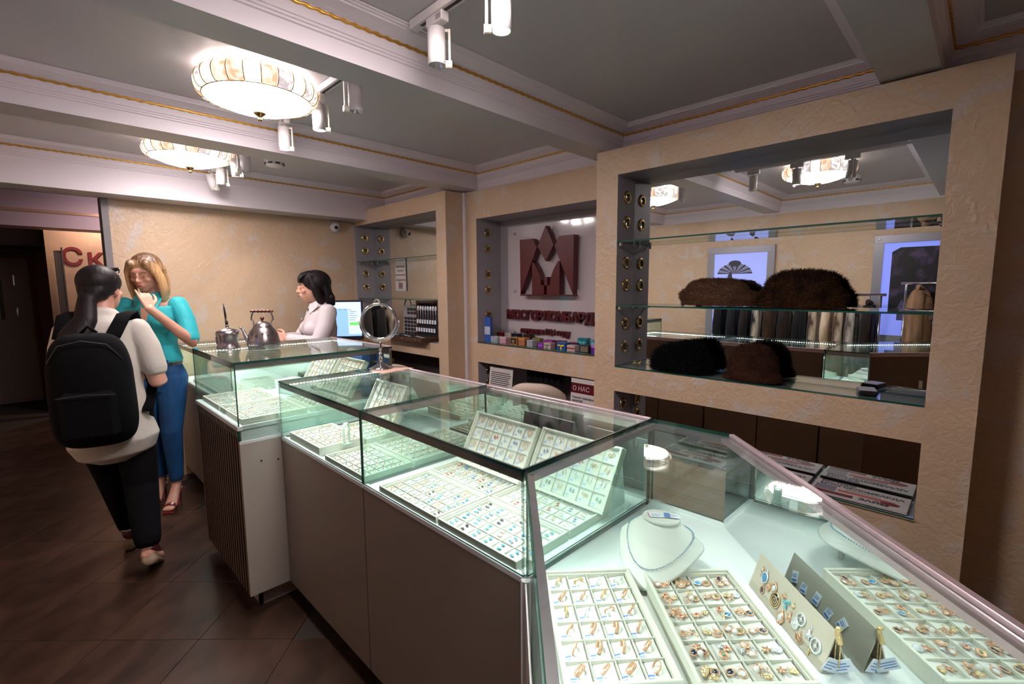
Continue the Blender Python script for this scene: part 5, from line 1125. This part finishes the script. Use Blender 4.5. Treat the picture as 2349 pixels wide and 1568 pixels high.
def face_parts(H, t, s=1., look=0.):
    for q in (-1,1):
        e = MB().ball(H @ (Vector((q*.030,.0725,.008))*s), .0120*s, 14, 10, 0).ball(H @ (Vector((q*.030+look,.0815,.006))*s), .0054*s, 10, 8, 1).obj('eye', [EYEW, IRIS], t, smooth=True)
        MB().tube([H @ (Vector((q*.012,.092,.030))*s), H @ (Vector((q*.030,.0895,.037))*s), H @ (Vector((q*.048,.077,.031))*s)], .0018*s, 6).obj('eyebrow', mat('brow_hair',(.05,.025,.015),.7), t, smooth=True)
        MB().tube([H @ (Vector((q*.018,.0855,.013))*s), H @ (Vector((q*.030,.0880,.018))*s), H @ (Vector((q*.043,.0800,.013))*s)], .0024*s, 6).obj('upper_eyelid', SKIN, t, smooth=True)
    MB().ball(H @ (Vector((0,.098,-.0455))*s), (.019*s,.008*s,.0045*s), 12, 8, 0, H.to_3x3().to_4x4()).ball(H @ (Vector((0,.0965,-.053))*s), (.016*s,.009*s,.0055*s), 12, 8, 0, H.to_3x3().to_4x4()).obj('lips', LIPS, t, smooth=True)
def hand(b, wrist, d, n, curl, side, spread=.12, s=1.):
    """palm from wrist along d, palm normal n; curl list of 4 bends; side=+1 thumb towards d x n"""
    d = Vector(d).normalized(); n = Vector(n); n = (n-d*n.dot(d)).normalized(); a = d.cross(n)*side; w_ = Vector(wrist)
    b.ball(w_+d*.045*s, (.5,.5,.5), 2, 2) if 0 else None
    for k in range(4):   # metacarpals make the palm
        off = (-.030+.019*k)*s*-1; limb(b, [w_+a*off*.55, w_+d*.082*s+a*off], [.0125*s,.0105*s], 10)
    L = (.060,.072,.078,.070); 
    for k in range(4):
        off = (.030-.0195*k)*s; base = w_+d*.082*s+a*off; seg = [L[3-k]*s*q for q in (.46,.31,.25)]; dirn = (d+a*(off/.03)*spread*.4).normalized(); p = base; pts = [p]; ang = 0
        for q in range(3):
            ang += curl[k]*(1,1.1,.8)[q]; dd = (dirn*math.cos(ang)+n*math.sin(ang)).normalized(); p = p+dd*seg[q]; pts.append(p)
        limb(b, pts, [.0098*s,.0088*s,.0080*s,.0066*s], 10)
    tb = w_+d*.022*s+a*.022*s; t1 = tb+(d*.6+a*.7+n*.25).normalized()*.042*s; t2 = t1+(d*.85+a*.25+n*.35).normalized()*.032*s; t3 = t2+(d*.85+n*.45).normalized()*.024*s
    limb(b, [tb, t1, t2, t3], [.0135*s,.0115*s,.0100*s,.0078*s], 10)
def hair_mat(name, c1, c2, rough=.4):
    return mat(name, c1, rough, spec=.22, noise=(9,c2,.35,.65,5,(9,9,.8)), bump=(10,.5,.004,(8,8,.5)))
def local(root, yaw): return Tm(*root) @ Rm(yaw,'Z')
# --- saleswoman: stands behind the far counter, profile to the left, hands clasped
J = local((1.66,3.86,0), E45(82))      # +y forward turned to the photo's left
V = lambda x,y,z: J @ Vector((x,y,z))
p3 = thing('person', 'saleswoman with dark hair in a white blouse, hands clasped, looking left behind the counter', 'person', (0,0,0))
H3 = J @ Tm(0,.055,1.550) @ Rm(-.20,'Z') @ Rm(-.05,'X')
b = MB(); head(b, H3, 1.04)
limb(b, [V(0,.035,1.51),V(0,.012,1.43),V(0,-.01,1.36)], [.053,.055,.062])
lat = J.to_3x3() @ Vector((1,0,0))
limb(b, [V(0,.0,1.36),V(0,0,1.22),V(0,0,1.05),V(0,0,.92)], [(.125,.070),(.130,.085),(.110,.08),(.13,.09)], 20, lat)
limb(b, [V(-.09,0,.90),V(-.09,0,.48),V(-.09,-.02,.07)], [.08,.055,.04]); limb(b, [V(.09,0,.90),V(.09,0,.48),V(.09,-.02,.07)], [.08,.055,.04])
for s in (-1,1): limb(b, [V(s*.09,-.03,.03),V(s*.10,.14,.025)],[.035,.03])
eL, wL = V(-.235,.10,1.13), V(-.085,.285,1.165); eR, wR = V(.235,.12,1.13), V(.05,.31,1.155)
limb(b, [V(-.165,-.01,1.37), eL, wL], [.052,.042,.027]); limb(b, [V(.165,-.01,1.37), eR, wR], [.052,.042,.027])
dX = J.to_3x3()
hand(b, wL, dX @ Vector((.55,.80,.25)), dX @ Vector((.7,-.35,-.3)), (.35,.40,.45,.5), -1, s=1.02)
hand(b, wR, dX @ Vector((-.50,.80,.10)), dX @ Vector((-.7,-.4,-.25)), (.30,.30,.35,.4), 1, s=1.02)
remesh(b, .0042, 3, 'body', SKIN, p3); face_parts(H3, p3, 1.04)
BL = mat('white_blouse', (.62,.54,.57), .7, bump=(9,.5,.015,(1,1,1)), sheen=.1)
b = MB()
limb(b, [V(0,-.005,1.380),V(0,-.005,1.355),V(0,.012,1.24),V(0,.005,1.08),V(0,0,.86)], [(.10,.075),(.172,.100),(.168,.132),(.150,.112),(.185,.130)], 28, lat)
for s in (-1,1): b.ball(V(s*.072,.085,1.225), (.072,.070,.070), 16, 12)
limb(b, [V(-.160,-.01,1.365), V(-.205,.03,1.25), eL, V(-.165,.19,1.150), V(-.10,.262,1.165)], [.071,.066,.056,.046,.040]); limb(b, [V(.160,-.01,1.365), V(.205,.03,1.25), eR, V(.15,.20,1.150), V(.075,.28,1.155)], [.071,.066,.056,.046,.040])
remesh(b, .006, 4, 'blouse', BL, p3)
for s in (-1,1):
    cp = [V(s*.018,.075,1.425), V(s*.055,.045,1.45), V(s*.060,-.02,1.46)]; MB().add([V(s*.004,.098,1.36),V(s*.012,.082,1.435),V(s*.062,.030,1.452),V(s*.085,.045,1.405),V(s*.062,.100,1.350)], [(0,1,2,3,4)]).obj('collar', BL, p3).modifiers.new('s','SOLIDIFY').thickness = .004
    MB().add([V(s*.062,.030,1.452),V(s*.058,-.055,1.462),V(s*.078,-.060,1.415),V(s*.085,.045,1.405)], [(0,1,2,3)]).obj('collar', BL, p3).modifiers.new('s','SOLIDIFY').thickness = .004
for q in range(4): MB().ball(V(.002,.150-.004*q,1.31-.055*q), .0055, 8, 6).obj('button', WPLAST, p3)
b = MB(); limb(b, [V(-.05,-.02,1.415),V(-.045,.045,1.40),V(0,.082,1.375),V(.045,.045,1.40),V(.05,-.02,1.415)], [.020,.022,.024,.022,.020]); remesh(b, .006, 2, 'black_scarf', mat('black_scarf',(.012,.010,.012),.9), p3)
b = MB(); limb(b, [V(-.09,0,.90),V(-.09,0,.48),V(-.09,-.02,.08)], [.105,.075,.06]); limb(b, [V(.09,0,.90),V(.09,0,.48),V(.09,-.02,.08)], [.105,.075,.06]); remesh(b, .01, 3, 'trousers', mat('black_cloth',(.004,.0035,.005),.95,spec=.15), p3)
HB = hair_mat('black_hair', (.006,.004,.005), (.014,.009,.010), .5)
b = MB(); Q = lambda x,y,z: H3 @ Vector((x,y,z)); R3 = H3.to_3x3().to_4x4()
b.ball(Q(0,-.034,.050), (.100,.116,.100), 24, 16, 0, R3)
limb(b, [Q(0,.010,.118),Q(0,.062,.108),Q(0,.086,.082),Q(0,.095,.058)], [(.060,.030),(.064,.026),(.066,.020),(.060,.010)], 16, R3.to_3x3() @ Vector((1,0,0)))   # fringe
for s in (-1,1): limb(b, [Q(s*.070,.006,.085),Q(s*.084,-.014,.010),Q(s*.078,-.030,-.050),Q(s*.058,-.050,-.105)], [(.030,.024),(.034,.022),(.034,.026),(.030,.03)])
limb(b, [Q(0,-.09,.03),Q(0,-.105,-.05),Q(0,-.105,-.13),Q(.0,-.115,-.20)], [(.085,.05),(.078,.045),(.062,.036),(.040,.026)], 18, R3.to_3x3() @ Vector((1,0,0)))
limb(b, [Q(-.03,-.12,-.03),Q(-.055,-.135,-.08),Q(-.04,-.14,-.13)], [.022,.026,.02])
remesh(b, .005, 3, 'hair', HB, p3)
MB().ball(Q(-.083,.000,-.034), .0045, 10, 8).obj('earring', YELL, p3)
# --- woman in turquoise shirt
J = local((.585,4.12,0), E45(150)); V = lambda x,y,z: J @ Vector((x,y,z)); lat = J.to_3x3() @ Vector((1,0,0)); dX = J.to_3x3()
p2 = thing('person', 'blonde woman in a turquoise shirt and blue jeans holding a hand near her chin', 'person', (0,0,0))
Lz = .085
H2 = J @ Tm(.0,.045,1.655) @ Rm(-.30,'X') @ Rm(-.10,'Z')
b = MB(); head(b, H2, 1.04)
limb(b, [V(0,.03,1.60),V(0,.005,1.53),V(0,-.01,1.46)], [.050,.052,.062])
limb(b, [V(0,0,1.45),V(0,.0,1.30),V(0,0,1.12),V(0,0,1.0)], [(.110,.062),(.120,.078),(.090,.065),(.100,.070)], 20, lat)
# legs with high heels
for s, fx, fy in ((-1,.02,.02),(1,-.0,-.10)):
    limb(b, [V(s*.075,0,.90),V(s*.09+fx,.03+fy*.5,.55),V(s*.08+fx,-.01+fy,.14+.03)], [.070,.050,.034])
    limb(b, [V(s*.08+fx,-.01+fy,.15),V(s*.08+fx,.06+fy,.085),V(s*.08+fx,.12+fy,.035),V(s*.08+fx,.165+fy,.028)], [(.030,.030),(.034,.024),(.040,.018),(.036,.013)], 14, lat)
eL, wL = V(-.265,.10,1.185), V(-.075,.215,1.425)
eR, wR = V(.245,.04,1.19), V(.22,.22,1.10)
limb(b, [V(-.145,-.01,1.44), eL, wL], [.045,.040,.026]); limb(b, [V(.145,-.01,1.44), eR, wR], [.045,.040,.026])
hand(b, wL, dX @ Vector((.35,-.15,1.0)), dX @ Vector((.6,-.7,.1)), (.75,.65,.45,.12), -1, s=1.0)
hand(b, wR, dX @ Vector((-.1,1,-.1)), dX @ Vector((-1,0,0)), (.4,.4,.4,.4), 1, s=1.0)
remesh(b, .0045, 3, 'body', SKIN, p2); face_parts(H2, p2, 1.04)
TQ = mat('turquoise_cotton', (.010,.37,.43), .65, bump=(8,.6,.02,(1,1,1)), sheen=.1)
b = MB()
limb(b, [V(0,-.005,1.440),V(0,-.005,1.425),V(0,.012,1.33),V(0,.005,1.17),V(0,0,1.06)], [(.085,.066),(.168,.096),(.160,.120),(.135,.108),(.162,.120)], 28, lat)
for s in (-1,1): b.ball(V(s*.070,.080,1.315), (.070,.066,.068), 16, 12)
limb(b, [V(-.155,-.01,1.445), V(-.210,.03,1.34), V(-.252,.085,1.215)], [.062,.060,.056]); limb(b, [V(.155,-.01,1.445), V(.205,.015,1.34), V(.240,.035,1.22)], [.062,.060,.056])
remesh(b, .006, 4, 'shirt', TQ, p2)
for s in (-1,1):
    MB().add([V(s*.006,.105,1.43),V(s*.022,.075,1.525),V(s*.066,.020,1.535),V(s*.086,.045,1.49),V(s*.060,.100,1.41)], [(0,1,2,3,4)]).obj('collar', TQ, p2).modifiers.new('s','SOLIDIFY').thickness = .004
    MB().add([V(s*.066,.020,1.535),V(s*.060,-.060,1.545),V(s*.082,-.065,1.495),V(s*.086,.045,1.49)], [(0,1,2,3)]).obj('collar', TQ, p2).modifiers.new('s','SOLIDIFY').thickness = .004
MB().add([V(-.012,.150,1.30),V(.012,.150,1.30),V(.030,.088,1.47),V(-.030,.088,1.47)], [(0,1,2,3)]).obj('neck_opening', SKIN, p2)
DEN = mat('blue_denim', (.008,.085,.26), .75, noise=(7,(.004,.045,.16),.4,.62,5,(1,1,.6)), bump=(60,.3,.003))
b = MB(); limb(b, [V(0,0,1.06),V(0,0,.98),V(0,0,.90)], [(.135,.100),(.168,.122),(.165,.115)], 24, lat)
for s, fx, fy in ((-1,.02,.02),(1,-.0,-.10)): limb(b, [V(s*.086,0,.93),V(s*.09+fx*.5,.015+fy*.25,.74),V(s*.09+fx,.035+fy*.5,.55),V(s*.083+fx,.0+fy*.8,.34),V(s*.08+fx,-.01+fy,.20)], [.098,.082,.066,.056,.046])
remesh(b, .006, 3, 'jeans', DEN, p2)
MB().tube([V(.150*math.cos(2*PI*i/28),.112*math.sin(2*PI*i/28),1.045) for i in range(28)], [(.022,.006)]*28, 8, closed=True, lat=(0,0,1)).obj('belt', mat('brown_belt',(.05,.025,.018),.5), p2)
for s in (-1,1): MB().box((-.006,-.004,-.03),(.006,.004,.03),0,Tm(*V(s*.10,.095,1.035)) @ J.to_3x3().to_4x4()).obj('belt_loop', DEN, p2)
for s, fx, fy in ((-1,.02,.02),(1,-.0,-.10)):
    RL = mat('red_shoe_leather',(.22,.025,.035),.3,coat=.4); b = MB()
    for k in range(3): b.tube([V(s*.08+fx+.037*math.cos(a),.10+.018*k+fy,.030+.030*math.sin(a)) for a in [PI*i/10 for i in range(11)]], [(.008,.003)]*11, 6, lat=dX @ Vector((0,1,0)))
    b.tube([V(s*.08+fx+.034*math.cos(a),-.03+.012*math.sin(a)+fy,.155+.004*math.sin(a)) for a in [2*PI*i/16 for i in range(16)]], .005, 6, closed=True)
    b.tube([V(s*.08+fx,-.045+fy,.105),V(s*.08+fx,-.048+fy,.0)], [.011,.005], 8)
    b.tube([V(s*.08+fx,-.05+fy,.108),V(s*.08+fx,.02+fy,.082),V(s*.08+fx,.08+fy,.022),V(s*.08+fx,.185+fy,.008)], [(.028,.006),(.026,.006),(.038,.008),(.034,.008)], 10, lat=lat)
    b.obj('heeled_sandal', RL, p2)
# hair: dark roots turning blonde
m, nt, bb_ = nodes_of('blonde_hair'); tc = nt.nodes.new('ShaderNodeTexCoord'); sp = nt.nodes.new('ShaderNodeSeparateXYZ'); nt.links.new(tc.outputs['Object'], sp.inputs[0])
mr_ = nt.nodes.new('ShaderNodeMapRange'); mr_.inputs[1].default_value = 1.755; mr_.inputs[2].default_value = 1.65; nt.links.new(sp.outputs['Z'], mr_.inputs[0])
mp = nt.nodes.new('ShaderNodeMapping'); mp.inputs['Scale'].default_value = (10,10,.8); nt.links.new(tc.outputs['Object'], mp.inputs[0]); nn = nt.nodes.new('ShaderNodeTexNoise'); nn.inputs['Scale'].default_value = 9; nn.inputs['Detail'].default_value = 5; nt.links.new(mp.outputs[0], nn.inputs[0])
ad = nt.nodes.new('ShaderNodeMath'); ad.operation = 'MULTIPLY_ADD'; ad.inputs[1].default_value = 1.6; nt.links.new(nn.outputs[0], ad.inputs[0]); ad2 = nt.nodes.new('ShaderNodeMath'); ad2.operation = 'SUBTRACT'; ad2.inputs[1].default_value = .8; nt.links.new(mr_.outputs[0], ad.inputs[2]); nt.links.new(ad.outputs[0], ad2.inputs[0]); 
xm = nt.nodes.new('ShaderNodeMix'); xm.data_type = 'RGBA'; xm.inputs['A'].default_value = (.075,.035,.018,1); xm.inputs['B'].default_value = (.62,.36,.17,1); nt.links.new(ad2.outputs[0], xm.inputs['Factor']); nt.links.new(xm.outputs['Result'], bb_.inputs['Base Color']); bb_.inputs['Roughness'].default_value = .4
bpn = nt.nodes.new('ShaderNodeBump'); bpn.inputs['Strength'].default_value = .8; bpn.inputs['Distance'].default_value = .006; nt.links.new(nn.outputs[0], bpn.inputs['Height']); nt.links.new(bpn.outputs[0], bb_.inputs['Normal'])
b = MB(); Q = lambda x,y,z: H2 @ Vector((x,y,z)); R3 = H2.to_3x3().to_4x4(); l3 = R3.to_3x3() @ Vector((1,0,0))
b.ball(Q(0,-.026,.046), (.093,.106,.096), 24, 16, 0, R3)
for s in (-1,1):
    limb(b, [Q(s*.045,.060,.090),Q(s*.082,.030,.040),Q(s*.094,.012,-.030),Q(s*.096,.008,-.10),Q(s*.090,.010,-.175)], [(.026,.028),(.022,.040),(.020,.044),(.020,.042),(.014,.030)], 16, l3)
limb(b, [Q(0,-.085,.02),Q(0,-.098,-.06),Q(0,-.092,-.14),Q(0,-.085,-.20)], [(.090,.045),(.092,.036),(.086,.028),(.070,.016)], 20, l3)
remesh(b, .005, 2, 'hair', m, p2)
# --- woman with backpack, seen from behind
J = local((.25,3.32,0), E45(-16)); V = lambda x,y,z: J @ Vector((x,y,z)); lat = J.to_3x3() @ Vector((1,0,0)); dX = J.to_3x3()
p1 = thing('person', 'dark haired woman seen from behind in a cream blouse and black trousers with a backpack', 'person', (0,0,0))
H1 = J @ Tm(.0,.085,1.545) @ Rm(-.12,'X') @ Rm(-.35,'Z')
b = MB(); head(b, H1, 1.02)
limb(b, [V(0,.06,1.49),V(0,.035,1.43),V(0,.02,1.36)], [.050,.052,.062])
limb(b, [V(0,.01,1.34),V(0,-.0,1.20),V(0,-.01,1.05),V(0,-.01,.90)], [(.120,.068),(.125,.082),(.105,.075),(.130,.088)], 20, lat)
limb(b, [V(-.075,0,.87),V(-.050,.17,.48),V(-.02,.27,.10)], [.085,.055,.037]); limb(b, [V(.085,0,.87),V(.10,-.01,.48),V(.13,-.16,.17)], [.085,.055,.037])
limb(b, [V(-.02,.25,.06),V(-.02,.41,.05)], [.034,.034]); limb(b, [V(.13,-.18,.13),V(.15,-.06,.055)], [.034,.034])
eL, wL = V(-.195,.02,1.06), V(-.16,.22,1.00); eR, wR = V(.225,-.03,1.045), V(.17,.17,1.03)
limb(b, [V(-.145,.0,1.34), eL, wL], [.050,.042,.027]); limb(b, [V(.145,.0,1.34), eR, wR], [.050,.043,.027])
hand(b, wL, dX @ Vector((.3,1,.1)), dX @ Vector((1,-.2,0)), (.5,.5,.5,.5), -1); hand(b, wR, dX @ Vector((-.3,1,.25)), dX @ Vector((-1,-.2,0)), (.5,.5,.5,.5), 1)
remesh(b, .0045, 3, 'body', SKIN, p1); face_parts(H1, p1, 1.02)
CB = mat('cream_blouse', (.58,.52,.47), .75, bump=(7,.6,.02,(1,1,1)), sheen=.1)
b = MB()
limb(b, [V(0,.01,1.405),V(0,.0,1.355),V(0,.0,1.22),V(0,-.01,1.02),V(0,-.02,.86),V(.01,-.02,.745)], [(.085,.065),(.158,.095),(.155,.112),(.155,.120),(.180,.135),(.200,.145)], 30, lat)
limb(b, [V(-.140,.0,1.34), V(-.172,.01,1.24), V(-.190,.018,1.13)], [.060,.057,.055]); limb(b, [V(.145,.0,1.34), V(.188,-.01,1.24), V(.215,-.025,1.12)], [.061,.060,.058])
remesh(b, .006, 4, 'blouse', CB, p1)
b = MB(); b.tube([V(.058*math.cos(2*PI*i/20),.03+.056*math.sin(2*PI*i/20),1.425-.010*math.sin(2*PI*i/20)) for i in range(20)], [(.020,.007)]*20, 8, closed=True, lat=(0,0,1)); b.obj('collar', CB, p1, smooth=True)
BT = mat('black_cloth',(.004,.0035,.005),.95,spec=.15)
b = MB(); limb(b, [V(0,-.01,.90),V(0,-.01,.82)], [(.168,.12),(.172,.12)], 24, lat)
limb(b, [V(-.078,0,.86),V(-.068,.09,.66),V(-.052,.165,.47),V(-.035,.22,.28),V(-.02,.265,.14)], [.102,.090,.078,.066,.060]); limb(b, [V(.086,0,.86),V(.095,.0,.66),V(.102,-.01,.47),V(.118,-.09,.30),V(.13,-.145,.20)], [.105,.092,.080,.070,.062])
remesh(b, .007, 3, 'trousers', BT, p1)
# wedge shoes
SOLE = mat('tan_wedge',(.30,.20,.13),.6); SH = mat('dark_red_shoe',(.12,.015,.02),.4)
for nm, M in (('shoe', J @ Tm(-.02,.31,0)), ('shoe', J @ Tm(.14,-.13,.042) @ Rm(-.42,'X'))):
    sh = MB(); sh.tube([M @ Vector(p) for p in ((0,-.112,.034),(0,-.105,.032),(0,-.06,.028),(0,.0,.022),(0,.06,.016),(0,.115,.013),(0,.140,.013))], [(.018,.026),(.034,.031),(.036,.028),(.034,.022),(.040,.016),(.034,.012),(.015,.009)], 16, lat=lat)
    sh.obj('sole', SOLE, p1, smooth=True); bb2 = MB(); limb(bb2, [M @ Vector((0,-.075,.095)), M @ Vector((0,0,.075)), M @ Vector((0,.095,.048))], [(.036,.034),(.036,.030),(.038,.022)], 14, lat); bb2.obj('shoe_upper', SH, p1, smooth=True)
    MB().tube([M @ Vector((.036*math.cos(a),-.075+.030*math.sin(a),.125)) for a in [2*PI*i/16 for i in range(16)]], .006, 6, closed=True).obj('ankle_strap', mat('pale_strap',(.45,.42,.42),.5), p1)
b = MB(); Q = lambda x,y,z: H1 @ Vector((x,y,z)); R3 = H1.to_3x3().to_4x4(); l3 = R3.to_3x3() @ Vector((1,0,0))
b.ball(Q(0,-.026,.044), (.092,.106,.094), 24, 16, 0, R3)
limb(b, [Q(0,-.055,.05),Q(0,-.085,-.02),Q(-.005,-.105,-.055)], [(.084,.050),(.066,.045),(.045,.035)], 20, l3)
for s in (-1,1): limb(b, [Q(s*.060,.01,.06),Q(s*.068,-.040,.02),Q(s*.045,-.07,-.03)], [(.026,.05),(.022,.035),(.024,.030)], 14, l3)
limb(b, [Q(-.005,-.110,-.045),V(-.045,-.085,1.40),V(-.085,-.125,1.32),V(-.100,-.165,1.22),V(-.100,-.20,1.10),V(-.09,-.225,.99)], [(.038,.034),(.050,.036),(.066,.036),(.066,.032),(.056,.026),(.030,.016)], 20, lat)
remesh(b, .006, 3, 'hair', HB, p1)
sgm = MB()
for s in (-1,1): sgm.ball(Q(s*.034,.052,.122), (.030,.008,.022), 14, 8, 0, R3 @ Rm(-.9,'X')).tube([Q(s*.062,.045,.120),Q(s*.088,.0,.085),Q(s*.086,-.05,.05)], .0035, 6)
sgm.tube([Q(-.012,.058,.124),Q(.012,.058,.124)], .0035, 6); sgl = sgm.obj('sunglasses', mat('gloss_black',(.006,.006,.008),.1,coat=.8), smooth=True); tag(sgl, 'dark sunglasses pushed up on the hair of the woman with the backpack', 'sunglasses')
# backpack
bkp = thing('backpack', 'large black backpack worn by the woman in the cream blouse', 'backpack', (0,0,0)); BPM = mat('black_nylon',(.0025,.0025,.0035),.9,spec=.15)
b = MB(); M = J @ Tm(-.015,-.215,1.055) @ Rm(.06,'X')
def sup(u, v):
    cu, su = math.cos(u), math.sin(u); cv, sv = math.cos(v), math.sin(v); e = .45
    return M @ Vector((.168*sm(e,cv)*sm(.8,cu)*(1-.10*sv), .105*sm(.6,cv)*sm(.9,su), .285*sm(.55,sv)))
vs = [sup(2*PI*i/36, -PI/2+PI*j/24*.998+.001) for j in range(25) for i in range(36)]
fs = [(j*36+i, j*36+(i+1)%36, (j+1)*36+(i+1)%36, (j+1)*36+i) for j in range(24) for i in range(36)]+[tuple(reversed(range(36))), tuple(24*36+i for i in range(36))]
b.add(vs, fs); b.obj('main_bag', BPM, bkp, smooth=True)
MB().box((-.115,-.128,-.23),(.115,-.07,.02),0,M,ch=.03).obj('front_pocket', BPM, bkp, smooth=False)
MB().tube([M @ Vector(p) for p in ((-.11,-.129,.0),(0,-.132,.008),(.11,-.129,.0))], .003, 6).tube([M @ Vector(p) for p in ((-.14,-.06,.16),(-.09,-.085,.24),(0,-.095,.262),(.09,-.085,.24),(.14,-.06,.16))], .003, 6).obj('zip', mat('zip_grey',(.03,.03,.03),.4), bkp)
MB().tube([M @ Vector((-.03,.05,.28)),M @ Vector((0,.04,.315)),M @ Vector((.03,.05,.28))], .008, 8).obj('top_handle', BPM, bkp, smooth=True)
for s in (-1,1):
    MB().tube([V(-.035+s*.10,-.135,1.31),V(-.01+s*.118,-.06,1.42),V(s*.122,.03,1.432),V(s*.130,.115,1.34),V(s*.150,.125,1.18),V(s*.185,.06,1.02),V(s*.175,-.10,.90)], [(.034,.008)]*4+[(.026,.006)]*3, 10, lat=lat).obj('shoulder_strap', BPM, bkp, smooth=True)
ph = thing('phone', 'black phone held up by the turquoise shirt, above the backpack strap', 'phone', (.50,3.93,1.335), .4); MB().box((-.075,-.005,-.018),(.075,.005,.018),ch=.003).box((-.070,-.0056,-.015),(.070,-.005,.015),1).obj('case', [mat('gloss_black',(.006,.006,.008),.1,coat=.8), BLACK], ph) if 0 else bpy.data.objects.remove(ph)
